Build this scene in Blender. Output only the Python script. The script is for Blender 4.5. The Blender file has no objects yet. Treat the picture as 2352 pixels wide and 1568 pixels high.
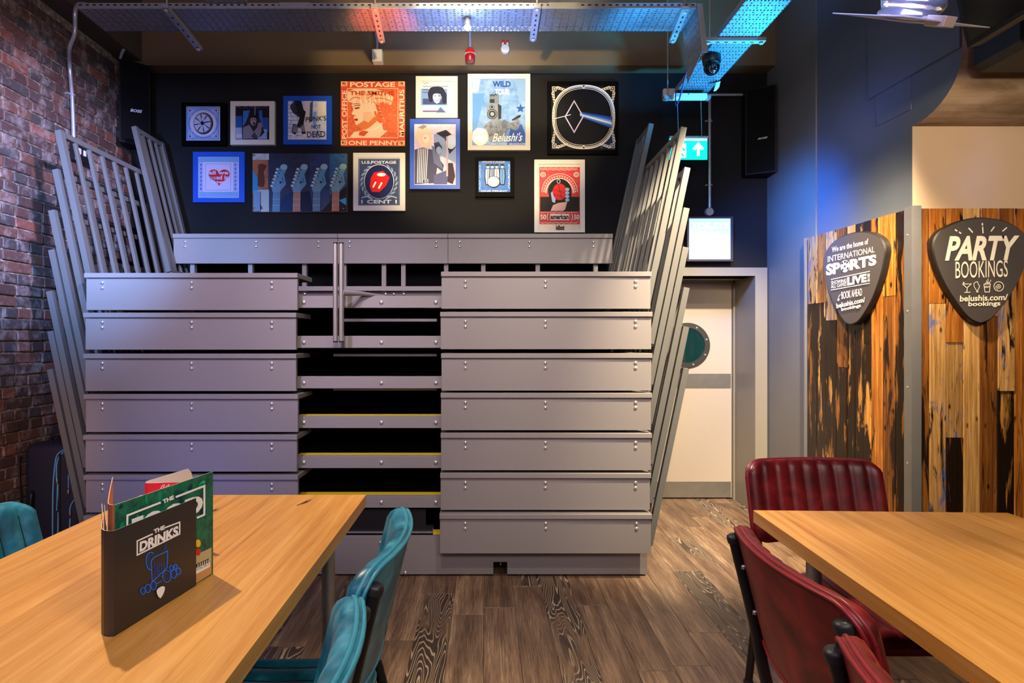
import bpy, bmesh, math, random
from mathutils import Vector, Matrix

# ------------------------------------------------------------------ camera, world, lights
S = bpy.context.scene
COL = S.collection
F, X0, Y0, H = 1350.0, 1116.0, 778.0, 1.38          # focal length (px of 2352), principal point, eye height
R = random.Random(7)
PI = math.pi

cam_d = bpy.data.cameras.new('camera'); cam = bpy.data.objects.new('camera', cam_d); COL.objects.link(cam)
cam.location = (0, 0, H); cam.rotation_euler = (PI/2, 0, 0)
cam_d.sensor_fit = 'HORIZONTAL'; cam_d.sensor_width = 36; cam_d.lens = 36*F/2352
cam_d.shift_x = (1176-X0)/2352; cam_d.shift_y = -(784-Y0)/2352
cam_d.clip_start = 0.02
S.camera = cam
w = bpy.data.worlds.new('world'); S.world = w; w.use_nodes = True
w.node_tree.nodes['Background'].inputs[0].default_value = (0.5, 0.55, 0.7, 1)
w.node_tree.nodes['Background'].inputs[1].default_value = 0.05
S.view_settings.view_transform = 'Standard'; S.view_settings.look = 'None'
S.view_settings.gamma = 1; S.view_settings.use_curve_mapping = False
S.view_settings.exposure = 0.0

def aim(o, target):
    d = Vector(target) - o.location
    o.rotation_euler = d.to_track_quat('-Z', 'Y').to_euler()
def area(name, loc, target, size, power, col, sy=None):
    l = bpy.data.lights.new(name, 'AREA'); l.energy = power; l.color = col
    l.shape = 'RECTANGLE'; l.size = size; l.size_y = sy or size
    o = bpy.data.objects.new(name, l); COL.objects.link(o); o.location = loc; aim(o, target); return o
def spot(name, loc, target, deg, power, col, blend=0.4, rad=0.05):
    l = bpy.data.lights.new(name, 'SPOT'); l.energy = power; l.color = col
    l.spot_size = math.radians(deg); l.spot_blend = blend; l.shadow_soft_size = rad
    o = bpy.data.objects.new(name, l); COL.objects.link(o); o.location = loc; aim(o, target); return o
WARM = (1.0, 0.72, 0.40)
# unseen soft fill added behind the camera, not a fitting of the room
area('front_fill_light', (0.7, -0.9, 2.75), (0.3, 4.2, 1.0), 2.8, 62, (1.0, 0.86, 0.76), 0.8)
spot('board_fill_left', (-1.13, 0.9, 3.7), (-1.35, 3.4, 1.75), 45, 400, (0.80, 0.68, 1.0), 1.0, 0.06)  # three unseen fills added so the bench boards grade darker downwards
spot('board_fill_middle', (-0.27, 0.9, 3.7), (-0.2, 3.4, 1.7), 45, 320, (1.0, 0.84, 0.80), 1.0, 0.06)
spot('board_fill_right', (0.55, 0.9, 3.7), (0.8, 3.4, 1.7), 45, 300, (1.0, 0.84, 0.68), 1.0, 0.06)
area('cool_fill_light', (-1.5, -0.6, 2.7), (-1.9, 3.6, 1.6), 1.2, 26, (0.58, 0.42, 1.0), 0.8)  # second added fill, tints the left boards violet
spot('brick_spot', (-0.7, 2.0, 3.0), (-2.83, 3.75, 2.3), 44, 640, (0.66, 0.60, 1.0), 0.9, 0.05)
spot('brick_low_spot', (-2.3, 1.6, 1.2), (-2.83, 3.4, 0.7), 50, 50, (1.0, 0.6, 0.4), 0.9, 0.05)
# warm spots on the picture wall, the tables and the door
spot('picture_wall_spot', (-0.065, 2.6, 3.69), (-0.04, 4.66, 2.98), 47, 190, (1.0, 0.84, 0.56), 0.7, 0.085)
spot('beam_spot', (-0.1, 1.7, 2.62), (-0.13, 4.55, 3.35), 47, 300, (1.0, 0.74, 0.34), 0.35, 0.03)
spot('table_spot_left', (-1.66, 2.3, 3.3), (-0.75, 1.35, 0.80), 58, 310, (1.0, 0.80, 0.54), 0.6, 0.03)
spot('table_spot_right', (1.5, 1.9, 3.7), (1.35, 1.2, 0.80), 62, 310, (1.0, 0.80, 0.50), 0.7, 0.08)
spot('door_spot', (1.75, 2.3, 3.3), (1.5, 4.5, 0.55), 58, 1150, (1.0, 0.82, 0.55), 0.7, 0.04)
spot('cladding_spot', (1.7, 0.3, 2.7), (2.75, 3.2, 2.25), 42, 270, (1.0, 0.76, 0.46), 0.8, 0.08)
spot('side_cladding_spot', (0.9, 2.2, 3.6), (2.3, 3.6, 0.9), 38, 760, (1.0, 0.74, 0.38), 0.7, 0.06)
spot('aisle_fill', (0.43, 1.5, 3.8), (0.35, 2.5, 0.0), 42, 260, (1.0, 0.84, 0.66), 0.9, 0.05)  # unseen fill added to brighten the floor between the tables
spot('menu_fill', (0.7, 0.2, 2.6), (-0.75, 1.25, 0.9), 24, 75, (1.0, 0.9, 0.82), 0.9, 0.2)  # added frontal fill for the menu covers
spot('low_side_fill', (0.35, 3.05, 2.1), (1.25, 1.95, 0.5), 40, 130, (1.0, 0.80, 0.78), 0.9, 0.04)  # unseen lamp added to lift the red chair seat under the table
# coloured stage lamps
spot('blue_lamp_left', (-2.0, 1.7, 2.3), (-2.6, 4.0, 2.0), 60, 420, (0.20, 0.42, 1.0), 0.9, 0.1)
spot('blue_lamp_low', (-1.9, 2.5, 0.45), (-1.7, 3.4, 0.6), 100, 9, (0.12, 0.22, 1.0), 0.9, 0.1)
spot('blue_lamp_right', (1.45, 3.75, 2.55), (2.25, 4.25, 1.95), 95, 190, (0.03, 0.22, 1.0), 1.0, 0.12)
spot('cyan_lamp_tray', (1.85, 3.75, 2.45), (1.48, 3.8, 3.2), 100, 230, (0.02, 0.42, 1.0), 0.8, 0.05)
spot('blue_lamp_tray', (-0.08, 3.25, 2.65), (-0.08, 3.58, 3.32), 75, 160, (0.15, 0.32, 1.0), 0.6, 0.04)
spot('cyan_lamp_tray_end', (1.0, 3.3, 2.8), (1.0, 3.58, 3.32), 62, 72, (0.04, 0.42, 1.0), 0.7, 0.04)
spot('red_lamp_tray', (-0.62, 3.35, 2.75), (-0.62, 3.58, 3.32), 42, 96, (1.0, 0.12, 0.06), 0.6, 0.04)
spot('violet_lamp_far', (0.9, 1.2, 2.7), (2.3, 3.6, 2.3), 30, 240, (0.20, 0.28, 1.0), 0.8, 0.08)

# ------------------------------------------------------------------ helpers
ORI = {}
def P(px, py, z):
    return Vector(((px-X0)*z/F, z, H-(py-Y0)*z/F))
def tag(o, label=None, cat=None, group=None, kind=None):
    if label: o['label'] = label
    if cat: o['category'] = cat
    if group: o['group'] = group
    if kind: o['kind'] = kind
    return o
def thing(name, label, cat, loc=(0, 0, 0), group=None):
    o = bpy.data.objects.new(name, None); COL.objects.link(o); o.empty_display_size = 0.1
    o.location = loc; ORI[o.name] = Vector(loc)
    return tag(o, label, cat, group)
def link(name, me, origin, parent):
    o = bpy.data.objects.new(name, me); COL.objects.link(o)
    ORI[o.name] = Vector(origin)
    if parent is not None:
        o.parent = parent; o.location = Vector(origin) - ORI[parent.name]
    else: o.location = origin
    return o
def dup(root, loc=None, rotz=None, parent=None, label=None):
    c = root.copy(); COL.objects.link(c)
    if parent is not None: c.parent = parent
    if loc is not None: c.location = loc
    if rotz is not None: c.rotation_euler = (0, 0, rotz)
    if label: c['label'] = label
    for ch in root.children: dup(ch, parent=c)
    return c

class MB:
    def __init__(s): s.v = []; s.f = []; s.m = []; s.sm = []
    def add(s, verts, faces, mat=0, smooth=False):
        n = len(s.v); s.v += [Vector(p) for p in verts]
        for f in faces: s.f.append([n+i for i in f]); s.m.append(mat); s.sm.append(smooth)
        return s
    def box(s, lo, hi, mat=0, bev=0.0, M=None):
        (a, b, c), (d, e, f) = lo, hi
        a, d = min(a, d), max(a, d); b, e = min(b, e), max(b, e); c, f = min(c, f), max(c, f)
        if bev <= 0:
            v = [(a,b,c),(d,b,c),(d,e,c),(a,e,c),(a,b,f),(d,b,f),(d,e,f),(a,e,f)]
            fs = [(0,3,2,1),(4,5,6,7),(0,1,5,4),(1,2,6,5),(2,3,7,6),(3,0,4,7)]
        else:
            k = min(bev, (d-a)/2.01, (e-b)/2.01, (f-c)/2.01)
            bm = bmesh.new()
            vs = [bm.verts.new(p) for p in [(a,b,c),(d,b,c),(d,e,c),(a,e,c),(a,b,f),(d,b,f),(d,e,f),(a,e,f)]]
            for q in [(0,3,2,1),(4,5,6,7),(0,1,5,4),(1,2,6,5),(2,3,7,6),(3,0,4,7)]: bm.faces.new([vs[i] for i in q])
            bmesh.ops.bevel(bm, geom=bm.edges[:], offset=k, segments=1, affect='EDGES', profile=0.5)
            bm.verts.index_update()
            v = [tuple(x.co) for x in bm.verts]; fs = [[x.index for x in q.verts] for q in bm.faces]; bm.free()
        if M is not None: v = [M @ Vector(p) for p in v]
        return s.add(v, fs, mat)
    def prism(s, pts, d, mat=0, smat=None, smooth=False):       # closed polygon of 3-D points pushed along d
        n = len(pts); d = Vector(d); a = [Vector(p) for p in pts]; b = [p+d for p in a]
        s.add(a+b, [list(range(n))[::-1], list(range(n, 2*n))], mat)
        s.add(a+b, [(i, (i+1) % n, n+(i+1) % n, n+i) for i in range(n)], mat if smat is None else smat, smooth)
        return s
    def tube(s, path, r, n=10, mat=0, cap=True, smooth=True, sq=False):
        path = [Vector(p) for p in path]; rings = []
        up = None; m = len(path)
        for i, p in enumerate(path):
            t = ((path[min(i+1, m-1)]-p).normalized() + (p-path[max(i-1, 0)]).normalized())
            t = t.normalized() if t.length > 1e-6 else Vector((0, 0, 1))
            if up is None:
                up = Vector((0, 0, 1)) if abs(t.z) < 0.9 else Vector((0, 1, 0))
            up = (up - t*up.dot(t)).normalized(); sd = t.cross(up)
            rr = r[i] if isinstance(r, (list, tuple)) else r
            k = 1.0
            if 0 < i < m-1:
                c = (path[i+1]-p).normalized().dot((p-path[i-1]).normalized()); k = 1/max(0.5, math.sqrt((1+c)/2))
                k = 1 + (k-1)*0.5
            rings.append([p + (up*math.cos(a)+sd*math.sin(a))*rr*k for a in
                          [(2*PI*j/n + (PI/4 if sq else 0)) for j in range(n)]])
        vs = [q for ring in rings for q in ring]
        fs = [(i*n+j, i*n+(j+1) % n, (i+1)*n+(j+1) % n, (i+1)*n+j) for i in range(m-1) for j in range(n)]
        s.add(vs, fs, mat, smooth and not sq)
        if cap: s.add(rings[0], [list(range(n))[::-1]], mat); s.add(rings[-1], [list(range(n))], mat)
        return s
    def bar(s, a, b, t, mat=0):                                  # square tube
        return s.tube([a, b], t/math.sqrt(2), 4, mat, True, False, True)
    def lathe(s, prof, c, axis=(0, 0, 1), n=20, mat=0, smooth=True):
        ax = Vector(axis).normalized(); q = ax.to_track_quat('Z', 'Y'); c = Vector(c); vs = []
        for (r, h) in prof:
            for j in range(n):
                a = 2*PI*j/n; vs.append(c + q @ Vector((r*math.cos(a), r*math.sin(a), h)))
        fs = [(i*n+j, i*n+(j+1) % n, (i+1)*n+(j+1) % n, (i+1)*n+j) for i in range(len(prof)-1) for j in range(n)]
        s.add(vs, fs, mat, smooth)
        s.add(vs[:n], [list(range(n))[::-1]], mat); s.add(vs[-n:], [list(range(n))], mat)
        return s
    def mesh(s, name, mats, origin):
        me = bpy.data.meshes.new(name)
        me.from_pydata([tuple(v-origin) for v in s.v], [], s.f)
        for m in (mats if isinstance(mats, (list, tuple)) else [mats]): me.materials.append(m)
        me.polygons.foreach_set('material_index', s.m); me.polygons.foreach_set('use_smooth', s.sm)
        me.update(); return me
    def build(s, name, mats, parent=None, origin=None):
        if origin is None:
            lo = [min(v[i] for v in s.v) for i in range(3)]; hi = [max(v[i] for v in s.v) for i in range(3)]
            origin = Vector(((lo[0]+hi[0])/2, (lo[1]+hi[1])/2, lo[2] if parent is None else (lo[2]+hi[2])/2))
        origin = Vector(origin)
        return link(name, s.mesh(name, mats, origin), origin, parent)

def bezier(pts, n=8):                                             # Catmull-Rom through points
    pts = [Vector(p) for p in pts]; out = []
    for i in range(len(pts)-1):
        p0, p1, p2, p3 = pts[max(i-1, 0)], pts[i], pts[i+1], pts[min(i+2, len(pts)-1)]
        for k in range(n):
            t = k/n
            out.append(0.5*((2*p1)+(p2-p0)*t+(2*p0-5*p1+4*p2-p3)*t*t+(3*p1-p0-3*p2+p3)*t**3))
    return out+[pts[-1]]

# ------------------------------------------------------------------ materials
MATS = {}
class NT:
    def __init__(s, name):
        s.m = bpy.data.materials.new(name); s.m.use_nodes = True; s.t = s.m.node_tree
        s.b = s.t.nodes['Principled BSDF']; s.out = s.t.nodes['Material Output']
    def n(s, typ, **kw):
        x = s.t.nodes.new(typ)
        for k, v in kw.items():
            if k.startswith('i_'):
                key = k[2:]; key = int(key) if key.isdigit() else key.replace('_', ' ')
                x.inputs[key].default_value = v
            else: setattr(x, k, v)
        return x
    def l(s, a, b): s.t.links.new(a, b)
    def coords(s, scale=(1, 1, 1), rand=0.0):
        tc = s.n('ShaderNodeTexCoord'); mp = s.n('ShaderNodeMapping'); mp.inputs['Scale'].default_value = scale
        if rand:
            oi = s.n('ShaderNodeObjectInfo'); cx = s.n('ShaderNodeCombineXYZ')
            mu = s.n('ShaderNodeMath', operation='MULTIPLY', i_1=rand); s.l(oi.outputs['Random'], mu.inputs[0])
            for i in range(3): s.l(mu.outputs[0], cx.inputs[i])
            s.l(cx.outputs[0], mp.inputs['Location'])
        s.l(tc.outputs['Object'], mp.inputs['Vector']); return mp.outputs[0]
    def noise(s, vec, scale, detail=4, rough=0.55, dist=0.0):
        x = s.n('ShaderNodeTexNoise', i_Scale=scale, i_Detail=detail, i_Roughness=rough, i_Distortion=dist)
        s.l(vec, x.inputs['Vector']); return x.outputs['Fac']
    def ramp(s, fac, stops, interp='LINEAR'):
        x = s.n('ShaderNodeValToRGB'); cr = x.color_ramp; cr.interpolation = interp
        while len(cr.elements) < len(stops): cr.elements.new(0.5)
        for e, (p, c) in zip(cr.elements, stops): e.position = p; e.color = (*c[:3], 1)
        s.l(fac, x.inputs['Fac']); return x.outputs['Color']
    def mix(s, fac, a, b, blend='MIX'):
        x = s.n('ShaderNodeMix', data_type='RGBA', blend_type=blend)
        for sock, v in ((x.inputs[0], fac), (x.inputs[6], a), (x.inputs[7], b)):
            if hasattr(v, 'is_linked'): s.l(v, sock)
            elif isinstance(v, (int, float)): sock.default_value = v
            else: sock.default_value = (*v[:3], 1)
        return x.outputs[2]
    def math(s, op, a, b=0.0):
        x = s.n('ShaderNodeMath', operation=op)
        for i, v in enumerate((a, b)):
            if hasattr(v, 'is_linked'): s.l(v, x.inputs[i])
            else: x.inputs[i].default_value = v
        return x.outputs[0]
    def bump(s, h, strength=0.2, dist=0.005):
        x = s.n('ShaderNodeBump', i_Strength=strength, i_Distance=dist); s.l(h, x.inputs['Height'])
        s.l(x.outputs[0], s.b.inputs['Normal'])
    def col(s, c):
        if hasattr(c, 'is_linked'): s.l(c, s.b.inputs['Base Color'])
        else: s.b.inputs['Base Color'].default_value = (*c[:3], 1)
def srgb(h):
    h = h.lstrip('#'); o = []
    for i in (0, 2, 4):
        c = int(h[i:i+2], 16)/255; o.append(c/12.92 if c <= 0.04045 else ((c+0.055)/1.055)**2.4)
    return tuple(o)
def plain(name, c, rough=0.5, metal=0.0, var=0.0, scale=20, coat=0.0, emit=0.0, bump=0.0, spec=0.5):
    if name in MATS: return MATS[name]
    if isinstance(c, str): c = srgb(c)
    n = NT(name); n.b.inputs['Roughness'].default_value = rough; n.b.inputs['Metallic'].default_value = metal
    n.b.inputs['Specular IOR Level'].default_value = spec
    if coat: n.b.inputs['Coat Weight'].default_value = coat
    if var or bump:
        v = n.noise(n.coords(), scale, 5)
        if var: n.col(n.mix(v, [x*(1-var) for x in c], [min(1, x*(1+var)) for x in c]))
        else: n.col(c)
        if bump: n.bump(v, bump, 0.003)
    else: n.col(c)
    if emit:
        n.b.inputs['Emission Color'].default_value = (*c, 1); n.b.inputs['Emission Strength'].default_value = emit
    MATS[name] = n.m; return n.m

def mk_wood(name, stops, scale=(1, 12, 12), ring=3.0, rough=0.4, rand=30, bumpk=0.08, vlo=0.86, vhi=1.12):
    n = NT(name); v = n.coords(scale, rand)
    a = n.noise(v, ring, 6, 0.6, 0.6); b = n.noise(v, ring*7, 4, 0.7)
    m = n.math('ADD', n.math('MULTIPLY', a, 0.72), n.math('MULTIPLY', b, 0.28))
    c = n.ramp(m, stops)
    oi = n.n('ShaderNodeObjectInfo')
    hv = n.n('ShaderNodeHueSaturation'); n.l(c, hv.inputs['Color'])
    mr = n.n('ShaderNodeMapRange', i_To_Min=vlo, i_To_Max=vhi); n.l(oi.outputs['Random'], mr.inputs['Value']); n.l(mr.outputs[0], hv.inputs['Value'])
    n.col(hv.outputs[0]); n.b.inputs['Roughness'].default_value = rough
    n.bump(b, bumpk, 0.002)
    MATS[name] = n.m; return n.m

def mk_brick():
    n = NT('aged_brick'); oi = n.n('ShaderNodeObjectInfo'); ge = n.n('ShaderNodeNewGeometry')
    r = n.math('FRACT', n.math('ADD', oi.outputs['Random'], ge.outputs['Random Per Island']))
    base = n.ramp(r, [(0, srgb('5a423e')), (0.2, srgb('6a4c46')), (0.4, srgb('5c4a48')), (0.55, srgb('764f44')), (0.7, srgb('524a4a')), (0.88, srgb('90584a')), (0.95, srgb('61443f'))], 'CONSTANT')
    tc = n.n('ShaderNodeNewGeometry'); v = tc.outputs['Position']
    k = n.noise(v, 9, 6, 0.65); k2 = n.noise(v, 45, 5, 0.7)
    c = n.mix(n.ramp(k2, [(0.3, (0, 0, 0)), (0.75, (1, 1, 1))]), base, n.mix(0.5, base, srgb('241a18')))
    lime = n.ramp(k, [(0.5, (0, 0, 0)), (0.72, (0.75, 0.75, 0.75))])
    c = n.mix(lime, c, srgb('a89c98'))
    n.col(c); n.b.inputs['Roughness'].default_value = 0.62; n.bump(k2, 0.6, 0.004)
    MATS['brick'] = n.m
    m = NT('mortar'); v = m.coords(); k = m.noise(v, 30, 6)
    m.col(m.ramp(k, [(0.3, srgb('4a3d34')), (0.5, srgb('7c6c5c')), (0.7, srgb('b0a494'))])); m.b.inputs['Roughness'].default_value = 0.9; m.bump(k, 0.7, 0.006)
    MATS['mortar'] = m.m
mk_brick()

def mk_floor():
    n = NT('limed_floor_board'); oi = n.n('ShaderNodeObjectInfo')
    v = n.coords((7.5, 0.75, 1), 40)
    warp = n.noise(v, 1.0, 2.5, 0.45, 0.25)
    wv = n.math('SINE', n.math('MULTIPLY', warp, 290.0))                   # contour lines of a smooth field = cathedral grain
    lines = n.ramp(wv, [(0.45, (0, 0, 0)), (0.95, (1, 1, 1))])
    v2 = n.coords((75, 2.2, 1), 40); st = n.noise(v2, 3.0, 6, 0.7)
    big = n.noise(n.coords((9, 0.9, 1), 40), 2.0, 4, 0.6)
    straight = n.ramp(n.math('ADD', n.math('MULTIPLY', st, 0.55), n.math('MULTIPLY', big, 0.45)), [(0.34, srgb('33261e')), (0.46, srgb('6a5140')), (0.56, srgb('8c7058')), (0.68, srgb('bda58a'))])
    dark = n.mix(lines, n.mix(st, srgb('2a201b'), srgb('4c3c32')), srgb('b09a80'))
    sel = n.math('GREATER_THAN', oi.outputs['Random'], 0.6)
    blot = n.noise(n.coords((4, 1, 1), 40), 2.0, 3)
    msk = n.math('MULTIPLY', sel, n.ramp(blot, [(0.38, (0, 0, 0)), (0.5, (1, 1, 1))]))
    c = n.mix(msk, straight, dark)
    hv = n.n('ShaderNodeHueSaturation'); n.l(c, hv.inputs['Color'])
    fr = n.math('FRACT', n.math('MULTIPLY', oi.outputs['Random'], 7.3))
    mr = n.n('ShaderNodeMapRange', i_To_Min=0.7, i_To_Max=1.15); n.l(fr, mr.inputs['Value']); n.l(mr.outputs[0], hv.inputs['Value'])
    n.col(hv.outputs[0]); n.b.inputs['Roughness'].default_value = 0.42; n.bump(st, 0.15, 0.002)
    MATS['floor'] = n.m
mk_floor()

def mk_tray():
    n = NT('perforated_galvanised_steel'); tc = n.n('ShaderNodeTexCoord'); sp = n.n('ShaderNodeSeparateXYZ'); n.l(tc.outputs['UV'], sp.inputs[0])
    u, v = sp.outputs[0], sp.outputs[1]
    def fr(x, p, o=0.0): return n.math('FRACT', n.math('ADD', n.math('MULTIPLY', x, 1/p), o))
    def inside(x, c, hw): return n.math('LESS_THAN', n.math('ABSOLUTE', n.math('SUBTRACT', x, c)), hw)
    fu = fr(u, 0.046)
    slot = n.math('MULTIPLY', inside(fu, 0.28, 0.14), inside(fr(v, 0.0195), 0.5, 0.19))
    hole = n.math('MULTIPLY', inside(fu, 0.78, 0.085), inside(fr(v, 0.05, 0.1), 0.5, 0.085))
    mask = n.math('MAXIMUM', slot, hole)
    k = n.noise(n.coords(), 35, 4); n.col(n.mix(k, srgb('6b6e75'), srgb('9a9da3')))
    n.b.inputs['Metallic'].default_value = 0.6; n.b.inputs['Roughness'].default_value = 0.45
    tr = n.n('ShaderNodeBsdfTransparent'); mx = n.n('ShaderNodeMixShader')
    n.l(mask, mx.inputs[0]); n.l(n.b.outputs[0], mx.inputs[1]); n.l(tr.outputs[0], mx.inputs[2]); n.l(mx.outputs[0], n.out.inputs[0])
    MATS['tray'] = n.m
mk_tray()

def mk_leather(name, dark, mid, light):
    n = NT(name); v = n.coords((1, 1, 1), 9); a = n.noise(v, 9, 5, 0.6, 0.5); b = n.noise(v, 240, 3)
    n.col(n.ramp(a, [(0.3, dark), (0.52, mid), (0.75, light)])); n.b.inputs['Roughness'].default_value = 0.36
    n.b.inputs['Specular IOR Level'].default_value = 0.4; n.bump(b, 0.12, 0.001); MATS[name] = n.m; return n.m
TEAL = mk_leather('teal_leather', srgb('0c3a48'), srgb('1d6d86'), srgb('4aa3ba'))
RED = mk_leather('oxblood_leather', srgb('3d0d12'), srgb('6d161c'), srgb('93272b'))
TEALP = plain('teal_piping', srgb('2f8aa3'), 0.4, var=0.3, scale=40)
REDP = plain('red_piping', srgb('7a151d'), 0.4, var=0.3, scale=40)
STITCH = plain('dark_stitching', srgb('14100f'), 0.7)
OAK = mk_wood('oiled_oak', [(0.27, srgb('94591f')), (0.42, srgb('c08438')), (0.56, srgb('ce954a')), (0.75, srgb('dcac64'))], (30, 1.1, 30), 1.2, 0.36, vlo=0.94, vhi=1.05)
BLACKM = plain('black_powder_coat', srgb('141416'), 0.38, var=0.2)
STEEL = plain('galvanised_pipe', srgb('b4b8be'), 0.3, 0.5, var=0.25, scale=30)
ZINC = plain('zinc_bolt', srgb('d8d8d4'), 0.3, 0.7)
CHROME = plain('polished_chrome', srgb('f4f2ee'), 0.16, 0.9)
BRUSH = plain('brushed_steel', srgb('a3a09a'), 0.35, 0.8, var=0.18, scale=12)
GREYP = plain('grey_painted_board', srgb('8b8482'), 0.5, var=0.03, scale=200, bump=0.05)
RAILM = plain('grey_steel_rail', srgb('6a6966'), 0.42, 0.2)
ALU = plain('aluminium_edge', srgb('b0aaa4'), 0.35, 0.6)
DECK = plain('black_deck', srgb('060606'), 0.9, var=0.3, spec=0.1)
YELLOW = plain('yellow_tread_strip', srgb('e2c61e'), 0.5)
WALLB = plain('charcoal_wall_paint', srgb('1e1d1f'), 0.75, var=0.12, scale=6, bump=0.12, spec=0.12)
BROWN = plain('brown_beam_paint', srgb('67543a'), 0.6, var=0.06, scale=5)
CEILM = plain('dark_ceiling_paint', srgb('3b352f'), 0.8, var=0.1, scale=4)
SLATE = plain('slate_blue_paint', srgb('565d6b'), 0.5, var=0.07, scale=7, bump=0.1)
BEIGE = plain('sand_plaster', srgb('b49d86'), 0.65, var=0.06, scale=6, bump=0.12)
DOORP = plain('grey_door_paint', srgb('b3a596'), 0.45, var=0.02)
FRAMEP = plain('grey_frame_paint', srgb('817a6c'), 0.45, var=0.03)
def mk_stain():
    n = NT('stained_concrete'); v = n.coords((1.2, 4.0, 1.0)); a = n.noise(v, 2.4, 5, 0.6, 0.8)
    n.col(n.ramp(a, [(0.3, srgb('7c6650')), (0.5, srgb('a58d76')), (0.7, srgb('bba692'))])); n.b.inputs['Roughness'].default_value = 0.7
    MATS['stain'] = n.m
mk_stain()
def mk_glass(name, tint=(1, 1, 1), gloss=0.06):
    n = NT(name); tr = n.n('ShaderNodeBsdfTransparent'); tr.inputs[0].default_value = (*tint, 1)
    gl = n.n('ShaderNodeBsdfGlossy', i_Roughness=0.03); fr = n.n('ShaderNodeFresnel', i_IOR=1.45); mx = n.n('ShaderNodeMixShader')
    n.l(fr.outputs[0], mx.inputs[0]); n.l(tr.outputs[0], mx.inputs[1]); n.l(gl.outputs[0], mx.inputs[2]); n.l(mx.outputs[0], n.out.inputs[0])
    MATS[name] = n.m; return n.m
GLASS = mk_glass('picture_glass')

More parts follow.
